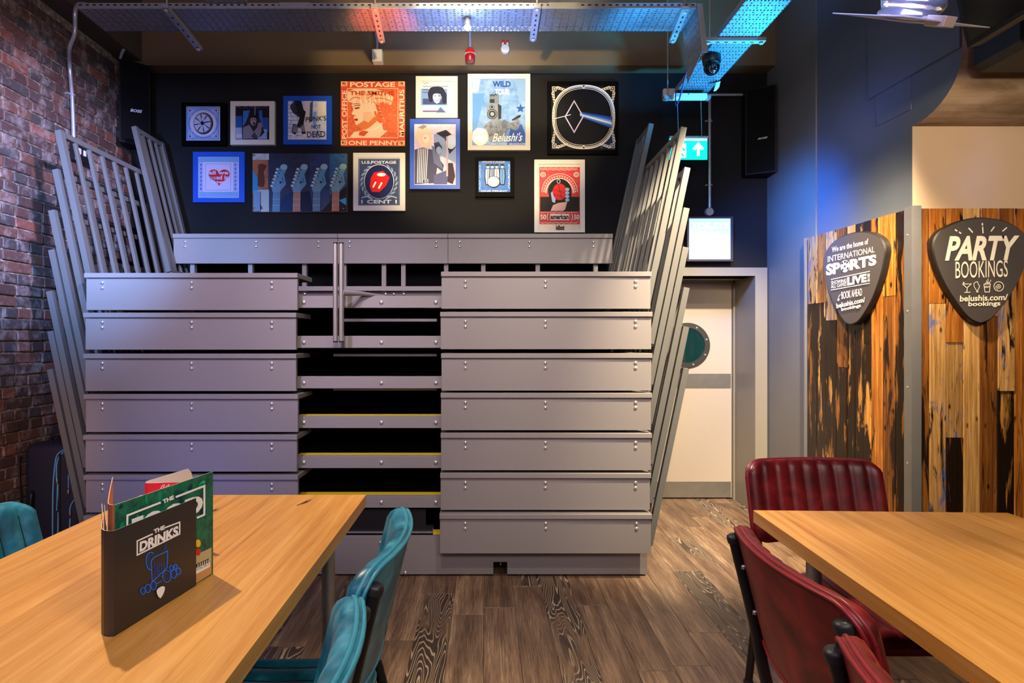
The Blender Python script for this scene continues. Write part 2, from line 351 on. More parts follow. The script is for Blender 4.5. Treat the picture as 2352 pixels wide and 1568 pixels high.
# ------------------------------------------------------------------ flat prints: polygons and lettering laid on a plane
def text_mesh(txt, bold=0.0, font_shear=0.0, space=1.0):
    c = bpy.data.curves.new('lettering', 'FONT'); c.body = txt; c.size = 1; c.offset = bold; c.shear = font_shear
    c.space_character = space; c.resolution_u = 3; c.fill_mode = 'FRONT'
    o = bpy.data.objects.new('lettering', c); COL.objects.link(o)
    dg = bpy.context.evaluated_depsgraph_get(); me = bpy.data.meshes.new_from_object(o.evaluated_get(dg))
    vs = [v.co.copy() for v in me.vertices]; fs = [tuple(p.vertices) for p in me.polygons]
    bpy.data.objects.remove(o); bpy.data.curves.remove(c); bpy.data.meshes.remove(me)
    return vs, fs
TEXTC = {}
EYE = Vector((0, 0, H))
class Art:
    """prints placed on the plane through p0 with normal n (facing the room); points are given as photo pixels, or as plane coordinates with uv"""
    def __init__(s, p0, n, tf=None, frame=None):
        s.p0 = Vector(p0); s.n = Vector(n).normalized(); s.mb = MB(); s.layer = 1; s.tf = tf; s.frame = frame; s.mats = []; s.gap = 0.00018
    def at(s, x, y):
        if s.tf: x, y = s.tf(x, y)
        if s.frame:
            o, u, v = s.frame; p = Vector(o)+Vector(u)*x+Vector(v)*y
        else:
            d = Vector(((x-X0)/F, 1, -(y-Y0)/F)); t = (s.p0-EYE).dot(s.n)/d.dot(s.n); p = EYE+d*t
        return p+s.n*s.gap*s.layer
    def mi(s, c, **kw):
        m = c if not isinstance(c, str) else plain('print_'+c.lstrip('#'), c, kw.get('rough', 0.45), spec=0.2)
        if m not in s.mats: s.mats.append(m)
        return s.mats.index(m)
    def poly(s, pts, c, up=True):
        if up: s.layer += 1
        v = [s.at(*p) for p in pts]
        nn = Vector((0, 0, 0))
        for i in range(len(v)): nn += (v[i]-v[0]).cross(v[(i+1) % len(v)]-v[0])
        f = list(range(len(v)))
        if nn.dot(s.n) < 0: f.reverse()
        s.mb.add(v, [f], s.mi(c)); return s
    def rect(s, a, b, c, d, col, up=True): return s.poly([(a, b), (c, b), (c, d), (a, d)], col, up)
    def oval(s, x, y, rx, ry, col, n=28, up=True, a0=0, a1=360, rot=0):
        q = math.radians(rot); pts = []
        for i in range(n if a1-a0 == 360 else n+1):
            t = math.radians(a0+(a1-a0)*i/n); dx, dy = rx*math.cos(t), ry*math.sin(t)
            pts.append((x+dx*math.cos(q)-dy*math.sin(q), y+dx*math.sin(q)+dy*math.cos(q)))
        return s.poly(pts, col, up)
    def line(s, pts, wd, col, closed=False, up=True):
        if up: s.layer += 1
        pts = [Vector((p[0], p[1])) for p in pts]; m = len(pts); L = []; Rr = []
        for i, p in enumerate(pts):
            a = pts[i-1] if (i > 0 or closed) else p; b = pts[(i+1) % m] if (i < m-1 or closed) else p
            d1 = (p-a); d2 = (b-p); d = Vector((0, 0))
            if d1.length > 1e-9: d += d1.normalized()
            if d2.length > 1e-9: d += d2.normalized()
            d = d.normalized() if d.length > 1e-9 else Vector((1, 0)); nn = Vector((-d.y, d.x)); k = 1.0
            if d1.length > 1e-9 and d2.length > 1e-9: k = 1/max(0.45, abs(d1.normalized().dot(d)))
            L.append(p+nn*wd*0.5*k); Rr.append(p-nn*wd*0.5*k)
        for i in range(m if closed else m-1):
            j = (i+1) % m; s.poly([L[i], L[j], Rr[j], Rr[i]], col, False)
        return s
    def ring(s, x, y, rx, ry, wd, col, n=32, up=True, a0=0, a1=360):
        full = a1-a0 == 360; k = n if full else n+1
        return s.line([(x+rx*math.cos(math.radians(a0+(a1-a0)*i/n)), y+ry*math.sin(math.radians(a0+(a1-a0)*i/n))) for i in range(k)], wd, col, full, up)
    def text(s, txt, tl, tr, bl, col, bold=0.0, shear=0.0, space=1.0, up=True):
        if up: s.layer += 1
        key = (txt, bold, shear, space)
        if key not in TEXTC: TEXTC[key] = text_mesh(*key)
        vs, fs = TEXTC[key]
        x0 = min(v.x for v in vs); x1 = max(v.x for v in vs); y0 = min(v.y for v in vs); y1 = max(v.y for v in vs)
        tl, tr, bl = Vector(tl), Vector(tr), Vector(bl); out = []
        for v in vs:
            q = tl+(tr-tl)*((v.x-x0)/(x1-x0))+(bl-tl)*((y1-v.y)/(y1-y0)); out.append(s.at(q.x, q.y))
        a, b, c = [out[i] for i in fs[0][:3]]
        if (b-a).cross(c-a).dot(s.n) < 0: fs = [tuple(reversed(f)) for f in fs]
        s.mb.add(out, fs, s.mi(col)); return s
    def tbox(s, txt, a, b, c, d, col, **kw): return s.text(txt, (a, b), (c, b), (a, d), col, **kw)
    def tup(s, txt, a, b, c, d, col, **kw): return s.text(txt, (a, d), (a, b), (c, d), col, **kw)   # reads upwards
    def build(s, name, parent): return s.mb.build(name, s.mats, parent)
#@@SETTING
# ------------------------------------------------------------------ the setting
YW, XL, ZC, XR = 4.69, -2.835, 4.15, 2.244           # picture wall, brick wall, ceiling, right wall
def struct(name, mb, mat, label, cat='wall'):
    o = mb.build(name, mat); return tag(o, label, cat, None, 'structure')
struct('ceiling', MB().box((XL-0.3, -2.8, ZC), (4.8, 5.4, ZC+0.15)), CEILM, 'dark painted ceiling above the cable trays', 'ceiling')
fl = struct('floor', MB().box((XL-0.3, -2.8, -0.1), (4.8, 5.4, -0.012)), plain('floor_base', srgb('1c1512'), 0.8), 'dark limed wood plank floor', 'floor')
struct('wall_front', MB().box((XL-0.3, -2.9, 0), (4.8, -2.75, ZC)), WALLB, 'charcoal wall behind the photographer')
struct('wall_side', MB().box((4.6, -2.75, 0), (4.75, 3.4, ZC)), WALLB, 'charcoal wall far to the right beyond the clad pillar')
# picture wall with the door opening
DX0, DX1, DZ = 1.21, 2.168, 1.88
wb = MB().box((XL-0.15, YW, 0), (DX0, YW+0.2, ZC)).box((DX0, YW, DZ), (DX1, YW+0.2, ZC)).box((DX1, YW, 0), (XR+0.2, YW+0.2, ZC))
struct('wall_back', wb, WALLB, 'matte charcoal wall that the posters hang on')
struct('wall_right', MB().box((XR, 4.0, 0), (XR+0.3, YW, ZC)), plain('grey_wall_paint', srgb('6c6a66'), 0.5, var=0.08, scale=5, bump=0.1), 'grey side wall between the door and the clad pillar')
# beams
ZB = 3.499
struct('trim_1', MB().box((XL, 4.555, ZB), (XR, YW-0.001, ZC-0.001)), BROWN, 'brown boxed beam across the top of the picture wall', 'beam')
struct('trim_2', MB().box((XL+0.001, -2.7, 3.53), (-2.665, 4.554, ZC-0.001)), plain('dark_soffit_paint', srgb('4a4037'), 0.7, var=0.1), 'dark boxed beam above the brick wall', 'beam')
# brick wall: mortar bed with single bricks
wl = struct('wall_left', MB().box((XL-0.25, -2.75, 0), (XL-0.004, YW, 3.53)), MATS['mortar'], 'aged red and purple brick wall on the left')
BR = {}
for kind, ln in (('s', 0.202), ('h', 0.096)):
    BR[kind] = []
    for q in range(4):
        bm = bmesh.new(); bmesh.ops.create_cube(bm, size=1)
        for v in bm.verts: v.co = Vector((v.co.x*0.04, v.co.y*ln, v.co.z*0.0600))
        bmesh.ops.bevel(bm, geom=bm.edges[:], offset=0.0055, segments=1, affect='EDGES')
        for v in bm.verts: v.co += Vector((R.uniform(-.002, .002), R.uniform(-.003, .003), R.uniform(-.0022, .0022)))
        me = bpy.data.meshes.new('brick'); bm.to_mesh(me); bm.free(); me.materials.append(MATS['brick']); BR[kind].append(me)
spots = []
row = 0; z = 0.034
while z < 3.5:
    y = 0.7 + (0.105 if row % 2 else 0) + R.uniform(-.02, .02); hd = (row % 3 == 1)
    while y < YW-0.02:
        k = 'h' if (hd or R.random() < 0.14) else 's'; ln = 0.105 if k == 'h' else 0.211
        if y+ln > YW+0.03: break
        spots.append((y+ln/2, z, k)); y += ln
    row += 1; z += 0.0682
def seen(y, zz):
    px = X0+XL*F/y; py = Y0-(zz-H)*F/y
    return px > -6 and py > 0 and py < 1200 and not (px > 190 and py > 640)
vis = sorted([s for s in spots if seen(s[0], s[1])], key=lambda s: s[0]); parts = set(id(s) for s in vis[:300])
stuff = MB()
for s in spots:
    me = R.choice(BR[s[2]]); off = Vector((XL-0.014+R.uniform(-.005, .005), s[0], s[1]))
    if id(s) in parts:
        o = link('brick', me, off, wl); o.rotation_euler = (R.uniform(-.012, .012), 0, R.uniform(-.02, .02))
    else:
        stuff.add([v.co+off for v in me.vertices], [tuple(p.vertices) for p in me.polygons])
tag(stuff.build('brick_courses', MATS['brick'], wl), kind='stuff')
# floor planks
PWD = 0.16
i = 0
for i in range(-18, 15):
    x = -0.01+PWD*i; y = 0.4-R.uniform(0, 1.1)
    while y < 5.35:
        ln = R.choice((0.95, 1.22, 1.22))
        y1 = min(y+ln, 5.36)
        far = (x > 1.15 and x < 2.2)
        lim = y1 if far else min(y1, YW)
        if x+PWD > XL and lim-y > 0.05 and y1 > 0.6 and x < 2.24 or (x >= 2.24 and y < 3.1 and lim > y+0.05 and y1 > 0.6):
            if x >= 2.24: lim = min(lim, 3.16)
            hgt = R.uniform(-.0004, .0004)
            MB().box((max(x, XL)+0.0006, y+0.0008, -0.0125), (x+PWD-0.0006, lim-0.0008, hgt), 0, 0.0009).build('plank', MATS['floor'], fl)
        y = y1
# pier with the rounded corbel
def pier_x(y): return 2.25+(4.06-y)*0.0562
prof = [(3.17, 0), (3.17, 2.526)]+[(3.17-0.31*math.sin(a), 2.526+0.254*(1-math.cos(a))) for a in [PI/2*i/10 for i in range(1, 11)]]+[(2.86, ZC), (4.06, ZC), (4.06, 0)]
pm = MB(); n = len(prof)
L = [(pier_x(y), y, zz) for y, zz in prof]; Rr = [(4.59, y, zz) for y, zz in prof]
pm.add(L+Rr, [list(range(n))], 0); pm.add(L+Rr, [list(range(n, 2*n))[::-1]], 0)
for i in range(n):
    j = (i+1) % n; pm.add(L+Rr, [(i, j, n+j, n+i)], 2 if 1 <= i <= 10 else (1 if i in (0, 11) else 0), 1 <= i <= 10)
struct('wall_pier', pm, [SLATE, BEIGE, MATS['stain']], 'thick pillar, slate side and sand plaster front with rounded corbel', 'pillar')
# thicker plaster band with a stepped lower edge on the slate side of the pillar
def pface(y, zz, out): return Vector((pier_x(y)-out, y, zz))
tb = MB(); pts = [(3.49, 2.80), (2.861, 2.80), (2.861, 4.14), (3.53, 4.14)]
tb.prism([pface(y, zz, 0.0) for y, zz in pts], (-0.012, 0, 0))
pts = [(3.43, 2.62), (3.175, 2.62), (3.175, 2.80), (3.44, 2.80)]
tb.prism([pface(y, zz, 0.0) for y, zz in pts], (-0.005, 0, 0))
struct('trim_3', tb, SLATE, 'raised plaster patch on the slate side of the pillar', 'plaster')

# ------------------------------------------------------------------ door
door = MB()
d = tag(MB().box((DX0-0.05, YW-0.025, 0), (DX0+0.03, YW+0.39, DZ+0.06)).build('door_1', FRAMEP), 'sand painted toilet door in a deep grey frame, with porthole and steel plates', 'door', None, 'structure')
MB().box((DX1-0.03, YW-0.025, 0), (DX1+0.066, YW+0.0, DZ+0.066)).box((DX1-0.03, YW, 0), (DX1-0.004, YW+0.4, DZ)).build('frame_post', FRAMEP, d)
MB().box((DX0+0.03, YW-0.025, DZ), (DX1-0.03, YW+0.0, DZ+0.066)).box((DX0+0.03, YW, DZ), (DX1-0.03, YW+0.4, DZ+0.02)).build('frame_head', FRAMEP, d)
YD = 5.07
MB().box((DX1-0.045, YD-0.03, 0), (DX1-0.031, YD, DZ-0.02)).box((DX0+0.03, YD-0.03, DZ-0.03), (DX1-0.045, YD, DZ-0.001)).build('door_stop', FRAMEP, d)
lf = MB().box((DX0+0.03, YD, 0.012), (DX1-0.048, YD+0.045, DZ-0.016)).build('door_leaf', DOORP, d)
MB().box((DX0+0.1, YD-0.003, 0.955), (DX1-0.055, YD, 1.08)).build('push_plate', BRUSH, lf)
MB().box((DX0+0.05, YD-0.003, 0.014), (DX1-0.055, YD, 0.15)).build('kick_plate', BRUSH, lf)
pc = Vector((1.735, YD, 1.324)); pr = MB()
N = 40
for a, b, ya, yb in ((0.195, 0.195, 0, -0.012), (0.195, 0.15, -0.012, -0.012), (0.15, 0.15, -0.012, 0)):
    va = [pc+Vector((a*math.cos(t), ya, a*math.sin(t))) for t in [2*PI*i/N for i in range(N)]]
    vb = [pc+Vector((b*math.cos(t), yb, b*math.sin(t))) for t in [2*PI*i/N for i in range(N)]]
    pr.add(va+vb, [(i, N+i, N+(i+1) % N, (i+1) % N) for i in range(N)], 0)
for i in range(8):
    t = 2*PI*i/8+0.3; pr.lathe([(0.009, 0), (0.006, 0.004)], pc+Vector((0.172*math.cos(t), -0.012, 0.172*math.sin(t))), (0, -1, 0), 8, 1)
pr.build('porthole_ring', [plain('dark_steel_ring', srgb('55524f'), 0.35, 0.7), ZINC], lf)
MB().lathe([(0.151, 0), (0.151, 0.004)], pc+Vector((0, -0.001, 0)), (0, -1, 0), 40).build('porthole_glass', plain('dark_porthole_glass', srgb('0c2f30'), 0.06, coat=0.5), lf)
struct('wall_corridor', MB().box((DX0-0.1, 5.16, 0), (DX1+0.2, 5.2, 2.1)).box((DX0-0.12, YW+0.2, 0), (DX0-0.06, 5.16, 2.1)).box((DX1+0.07, YW+0.2, 0), (DX1+0.12, 5.16, 2.1)).box((DX0-0.1, YW+0.2, DZ+0.07), (DX1+0.1, 5.16, DZ+0.12)), WALLB, 'dark wall closing the door recess')

# ------------------------------------------------------------------ reclaimed plank cladding on the pillar
def mk_reclaimed(name, lo, mid, hi, char, patch=None, ramt=0.0):
    n = NT('reclaimed_'+name); R_ = 50
    g = n.noise(n.coords((34, 34, 1.3), R_), 1.6, 7, 0.7, 0.4); f = n.noise(n.coords((160, 160, 4), R_), 1.0, 4, 0.7)
    big = n.noise(n.coords((11, 11, 1.4), R_), 1.4, 5, 0.65, 0.8); b2 = n.noise(n.coords((7, 7, 2.2), R_+13), 1.5, 6, 0.7, 0.6)
    c = n.ramp(n.math('ADD', n.math('MULTIPLY', g, 0.7), n.math('MULTIPLY', f, 0.3)), [(0.34, srgb(lo)), (0.5, srgb(mid)), (0.66, srgb(hi))])
    c = n.mix(n.ramp(big, [(char-0.02, (1, 1, 1)), (char+0.035, (0, 0, 0))]), c, n.mix(f, srgb('0c0908'), srgb('2c1c12')))
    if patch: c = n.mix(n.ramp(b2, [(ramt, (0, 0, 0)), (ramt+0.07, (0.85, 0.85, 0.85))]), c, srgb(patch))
    vo = n.n('ShaderNodeTexVoronoi', i_Scale=1.0); n.l(n.coords((16, 16, 7), R_), vo.inputs['Vector'])
    kn = n.ramp(vo.outputs['Distance'], [(0.07, (1, 1, 1)), (0.16, (0, 0, 0))]); c = n.mix(kn, c, srgb('1a0f08'))
    oi = n.n('ShaderNodeObjectInfo'); hv = n.n('ShaderNodeHueSaturation'); n.l(c, hv.inputs['Color'])
    mr = n.n('ShaderNodeMapRange', i_To_Min=0.8, i_To_Max=1.15); n.l(oi.outputs['Random'], mr.inputs['Value']); n.l(mr.outputs[0], hv.inputs['Value'])
    n.col(hv.outputs[0]); n.b.inputs['Roughness'].default_value = 0.3; n.bump(n.math('ADD', g, f), 0.35, 0.003)
    MATS['reclaimed_'+name] = n.m
mk_reclaimed('amber', '5a3010', '9a5c22', 'cc9448', 0.39)
mk_reclaimed('pale', '7a5228', 'b48a52', 'd8b480', 0.32)
mk_reclaimed('dark', '4a2810', '8c5520', 'c48a40', 0.56)
mk_reclaimed('black', '6a3f18', 'b07a34', 'dcae64', 0.585)
mk_reclaimed('brown', '3c200c', '6e421c', 'a0662c', 0.43)
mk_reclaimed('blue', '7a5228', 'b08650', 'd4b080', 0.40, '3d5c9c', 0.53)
def wmat(k): return MATS['reclaimed_'+k]
ZT = 2.08
def clad(name, label, base, du, cols, nrm):
    """cols: list of (u0, u1, [(z0, z1, kind), ...]); planks run upright along du from base"""
    t = thing(name, label, 'cladding', base)
    base = Vector(base); du = Vector(du); nrm = Vector(nrm)
    for u0, u1, segs in cols:
        for z0, z1, k in segs:
            th = 0.019+R.uniform(-.004, .004); g = 0.0012
            m = MB(); a = base+du*(u0+g); b = base+du*(u1-g)
            e = 0.003
            pts = [a, a+nrm*(th-e), a+du*e+nrm*th, b-du*e+nrm*th, b+nrm*(th-e), b]
            m.prism([p+Vector((0, 0, z0+g)) for p in pts], (0, 0, z1-z0-2*g)); m.build('plank', wmat(k), t)
    return t
# left (slate side) face: u from the far edge (y 4.09) to the corner (y 3.19)
pd = Vector((pier_x(3.18)-pier_x(4.08), -0.90, 0)).normalized(); pn = Vector((pd.y, -pd.x, 0))
us = [0.0]
for wv in (0.115, 0.105, 0.115, 0.105, 0.08, 0.085, 0.07, 0.10, 0.105, 0.09): us.append(us[-1]+wv*0.92)
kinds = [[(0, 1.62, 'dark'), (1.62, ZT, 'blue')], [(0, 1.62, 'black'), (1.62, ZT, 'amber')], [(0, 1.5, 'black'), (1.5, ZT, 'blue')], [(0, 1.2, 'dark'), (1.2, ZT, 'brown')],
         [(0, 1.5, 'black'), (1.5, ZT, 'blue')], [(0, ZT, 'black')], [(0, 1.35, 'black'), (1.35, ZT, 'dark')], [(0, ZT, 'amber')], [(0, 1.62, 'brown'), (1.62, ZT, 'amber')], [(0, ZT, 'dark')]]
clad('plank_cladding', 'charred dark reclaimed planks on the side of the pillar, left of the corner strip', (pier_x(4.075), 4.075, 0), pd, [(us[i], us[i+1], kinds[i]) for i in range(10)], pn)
xs = [(px-X0)*3.15/F for px in (2107, 2135, 2173, 2213, 2252, 2292, 2331, 2372, 2410, 2452, 2490)]
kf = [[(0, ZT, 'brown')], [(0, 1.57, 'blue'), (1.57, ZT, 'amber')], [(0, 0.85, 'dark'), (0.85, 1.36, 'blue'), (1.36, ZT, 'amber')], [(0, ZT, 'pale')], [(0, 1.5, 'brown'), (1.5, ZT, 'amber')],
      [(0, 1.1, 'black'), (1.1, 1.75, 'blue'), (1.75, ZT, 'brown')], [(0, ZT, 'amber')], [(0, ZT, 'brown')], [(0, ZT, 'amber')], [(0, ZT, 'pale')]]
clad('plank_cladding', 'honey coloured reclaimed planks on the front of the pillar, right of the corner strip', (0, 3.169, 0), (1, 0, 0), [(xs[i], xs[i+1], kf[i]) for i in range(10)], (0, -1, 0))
cx = pier_x(3.17)
ct = MB().box((cx-0.027, 3.138, 0.0), (cx+0.026, 3.142, ZT+0.012)).box((cx-0.027, 3.142, 0), (cx-0.023, 3.195, ZT+0.012))
for q in range(5): ct.lathe([(0.006, 0), (0.004, 0.002)], (cx-0.027, 3.17, 0.3+0.41*q), (-1, 0, 0), 8, 1)
tag(ct.build('corner_strip', [plain('grey_metal_angle', srgb('8e8d92'), 0.4, 0.6, var=0.1), ZINC]), 'grey metal angle strip covering the corner of the plank clad pillar', 'corner strip')
fs = MB(); b0 = Vector((pier_x(4.09), 4.09, 0))
fs.prism([b0, b0+pn*0.03, b0+pn*0.03-pd*0.012, b0-pd*0.012], (0, 0, ZT))
tag(fs.build('edge_strip', plain('grey_metal_angle', srgb('8e8d92'))), 'thin metal strip along the far edge of the dark planks', 'edge strip')
#@@BLEACHER
# ------------------------------------------------------------------ folded telescopic seating
KF = 3.36/F
def fx(px, k=KF): return (px-X0)*k
def fz(py, k=KF): return H-(py-Y0)*k
tel = thing('telescopic_seating', 'folded grey telescopic seating stand with stacked benches, centre steps and side rails', 'bleachers', (-0.67, 3.9, 0))
bolt_me = MB().lathe([(0.0105, 0), (0.0105, 0.003), (0.007, 0.006), (0.003, 0.007)], (0, 0, 0), (0, -1, 0), 10).mesh('bolt', ZINC, Vector((0, 0, 0)))
def bolt(x, y, z, par, s=1.0):
    o = link('bolt', bolt_me, (x, y, z), par); o.scale = (s, s, s); return o
def bench(xa, xb, top, bot, bolts, yf, lip, dep, jig=0.0):
    za, zb = fz(top), fz(bot)
    fb = MB().box((xa, yf, zb), (xb, yf+0.025, za-0.03), 0, 0.0015).build('fascia_board', GREYP, tel)
    MB().box((xa-lip, yf-0.012, za-0.028), (xb+0.004, yf+dep, za), 0, 0.002).build('seat_plate', [GREYP], fb)
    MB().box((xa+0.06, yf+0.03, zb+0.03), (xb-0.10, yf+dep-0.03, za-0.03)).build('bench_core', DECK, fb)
    for px in bolts:
        for dy in (22, 34): bolt(fx(px), yf, fz(top+dy), fb)
LB = [(627, 712, 198, 683), (718, 803, 196, 680), (812, 898, 196, 680), (905, 992, 197, 684), (998, 1083, 196, 682), (1090, 1177, 197, 684), (1183, 1268, 197, 684)]
RB = [(624, 709, 1014, 1494), (716, 802, 1012, 1496), (811, 897, 1014, 1496), (902, 988, 1013, 1495), (994, 1080, 1013, 1495), (1086, 1171, 1012, 1493), (1177, 1268, 1011, 1493)]
for i, (t, b, xa, xb) in enumerate(LB): bench(fx(xa), fx(xb), t, b, (235, 440, 624), 3.36, 0.006, 0.27)
for i, (t, b, xa, xb) in enumerate(RB): bench(fx(xa), fx(xb), t, b, (1069, 1253, 1460), 3.36-(0.02 if i == 6 else 0), 0.002, 0.27)
# rear top bench in three lengths, on short posts
K2 = 4.33/F
for xa, xb, bl in ((398, 776, (425, 588, 731)), (776, 1029, (803, 1002)), (1029, 1407, (1056, 1216, 1363))):
    fb = MB().box((fx(xa, K2)+0.001, 4.33, fz(605, K2)), (fx(xb, K2)-0.001, 4.355, fz(547, K2)), 0, 0.0015).build('fascia_board', GREYP, tel)
    MB().box((fx(xa, K2)+0.001, 4.318, fz(547, K2)), (fx(xb, K2)-0.001, 4.60, fz(537, K2)), 0, 0.002).build('seat_plate', GREYP, fb)
    for px in bl:
        for py in (555, 566): bolt(fx(px, K2), 4.33, fz(py, K2), fb)
for px in (437, 571, 696, 788, 880, 925, 1024, 1110, 1236, 1370):
    MB().box((fx(px-5, K2), 4.36, 1.72), (fx(px+5, K2), 4.40, fz(548, K2)-0.001)).build('bench_post', GREYP, tel)
# dark decks, centre step fronts, yellow tread strips
KM = 3.45/F
XA, XB = fx(200), fx(1492)
BEAM = [(679, 707), (771, 799), (864, 892), (955, 983), (1046, 1075), (1138, 1166)]
for i, (t, b) in enumerate(BEAM):
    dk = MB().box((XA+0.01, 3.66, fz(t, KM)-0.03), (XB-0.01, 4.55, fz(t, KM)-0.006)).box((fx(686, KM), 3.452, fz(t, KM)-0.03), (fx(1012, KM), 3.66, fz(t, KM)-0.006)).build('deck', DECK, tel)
    be = MB().box((fx(680, KM), 3.45, fz(b, KM)), (fx(1016, KM), 3.475, fz(t, KM)), 0, 0.002).build('step_front', GREYP, tel)
    for px in (698, 876, 1001): bolt(fx(px, KM), 3.45, fz((t+b)/2+1, KM), be, 1.2)
    if i >= 3:
        MB().box((fx(680, KM), 3.476, fz(t, KM)-0.004), (fx(1016, KM), 3.53, fz(t, KM)+0.001)).build('tread_strip', YELLOW, be)
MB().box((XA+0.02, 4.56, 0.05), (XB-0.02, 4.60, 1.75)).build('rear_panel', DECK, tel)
K4 = 4.1/F
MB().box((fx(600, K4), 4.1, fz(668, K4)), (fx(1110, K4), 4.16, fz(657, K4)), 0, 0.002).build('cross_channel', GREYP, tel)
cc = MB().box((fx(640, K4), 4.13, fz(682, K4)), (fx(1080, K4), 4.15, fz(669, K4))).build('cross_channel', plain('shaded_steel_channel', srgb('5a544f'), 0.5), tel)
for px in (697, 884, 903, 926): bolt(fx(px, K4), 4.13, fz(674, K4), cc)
K5 = 3.6/F
for py, xa, ww in ((735, 788, 8), (815, 765, 7), (894, 765, 6)):
    MB().box((fx(xa, K5), 3.6, fz(py+ww/2, K5)), (fx(1004, K5), 3.615, fz(py-ww/2, K5)), 0, 0.003).build('tie_bar', ALU, tel)
# folded hand rail: two flat oval tubes with black ends and an arm
hr = MB(); KH = 3.30/F
def oval_post(px0, px1):
    xa, xb = fx(px0, KH), fx(px1, KH); c = (xa+xb)/2; rx = (xb-xa)/2; m = MB()
    ov = [(c+rx*math.cos(2*PI*i/16), 3.32+0.02*math.sin(2*PI*i/16)) for i in range(16)]
    m.prism([(x, y, fz(783, KH)) for x, y in ov], (0, 0, fz(559, KH)-fz(783, KH)), 0, 0, True)
    for za, zb in ((786, 783), (559, 556)): m.prism([(x, y, fz(za, KH)) for x, y in ov], (0, 0, fz(zb, KH)-fz(za, KH)), 1)
    return m
oval_post(763, 774).build('folded_rail', [ALU, BLACKM], tel)
fr = oval_post(776.5, 788).build('folded_rail', [ALU, BLACKM], tel)
MB().tube([P(786, 672, 3.32), P(830, 674, 3.42), P(892, 681, 3.5)], [0.018, 0.013, 0.004], 8).build('rail_arm', ALU, fr)
# base skirt with notch, black drawer front and small fittings
KB = 3.418/F
bp = MB().box((fx(720, KB), 3.418, 0.012), (fx(918, KB)-0.001, 3.44, fz(1231, KB)), 0, 0.001).build('base_panel', GREYP, tel)
bolt(fx(874, KB), 3.418, fz(1246, KB), bp, 1.1)
bq = MB().box((fx(918, KB)+0.001, 3.418, 0.012), (fx(1133, KB), 3.44, fz(1231, KB))).box((fx(1133, KB), 3.418, fz(1290, KB)), (fx(1165, KB), 3.44, fz(1231, KB))).box((fx(1165, KB), 3.418, 0.012), (fx(1486, KB), 3.44, fz(1231, KB))).build('base_panel', GREYP, tel)
bolt(fx(931, KB), 3.418, fz(1315, KB), bq, 1.1)
MB().box((fx(205, KB), 3.42, 0.012), (fx(720, KB)-0.001, 3.44, fz(1231, KB))).build('base_panel', GREYP, tel)
MB().box((fx(1486, KB)-0.02, 3.44, 0.012), (fx(1486, KB), 4.5, 0.2)).build('base_side', GREYP, tel)
MB().tube([(fx(1150, KB), 3.46, 0.05), (fx(1150, KB), 3.46, 0.14), (fx(1163, KB), 3.46, 0.14)], 0.006, 6).build('notch_bracket', BRUSH, tel)
ddk = MB().box((fx(700, KB), 3.47, fz(1226, KB)), (fx(976, KB), 3.5, fz(1175, KB))).box((fx(976, KB), 3.47, fz(1226, KB)), (fx(994, KB), 3.5, fz(1214, KB))).build('dark_panel', plain('black_laminate', srgb('1d1c20'), 0.3, var=0.15), tel)
MB().box((fx(700, KB), 3.455, fz(1229, KB)), (fx(994, KB), 3.48, fz(1226.5, KB))).box((fx(992.5, KB), 3.455, fz(1228, KB)), (fx(994, KB), 3.48, fz(1220, KB))).build('panel_edge', ALU, ddk)
MB().box((fx(994, KB), 3.445, fz(1231, KB)), (fx(1014, KB), 3.5, fz(1226, KB))).build('tread_strip', YELLOW, tel)
MB().tube([(fx(932, KB), 3.41, fz(1232, KB)), (fx(930, KB), 3.40, fz(1240, KB)), (fx(934, KB), 3.405, fz(1256, KB))], 0.005, 6).build('latch', ZINC, tel)
# side rails: each a leaning gate of square tubes
def side_rail(xt, zt, xb, zb, ys, sgn):
    ya, yb = ys[0], ys[-1]; T = 0.032
    rail = MB(); rail.box((xt-T/2, ya, zt-T), (xt+T/2, yb, zt), 0, 0.002)
    top = rail.build('side_rail', RAILM, tel)
    MB().bar((xb, ya, zb), (xb, yb, zb), T).build('bottom_bar', RAILM, top)
    for i, y in enumerate(ys):
        end = i in (0, len(ys)-1); t = 0.034 if end else 0.02
        MB().bar((xb, y, zb), (xt, y, zt if end else zt-T/2), t).build('end_post' if end else 'baluster', RAILM, top)
KR = 3.42/F
ys8 = [3.44+0.125*i for i in range(8)]
for px, py in ((123, 298), (117, 388), (108, 482), (108, 573), (103, 668), (106, 760), (105, 848)):
    side_rail(fx(px+8, KR), fz(py, KR), fx(px+8+86, KR), fz(py+405, KR), ys8, -1)
for px, py in ((1580, 291), (1588, 384), (1586, 477), (1584, 567), (1586, 660), (1585, 750), (1585, 846)):
    side_rail(fx(px-8, KR), fz(py, KR), fx(px-8-84, KR), fz(py+405, KR), ys8, 1)
yb5 = [4.22+0.085*i for i in range(5)]
side_rail(-2.52, 2.90, -2.27, 1.86, yb5, -1)
side_rail(1.185, 2.92, 0.95, 1.86, yb5, 1)
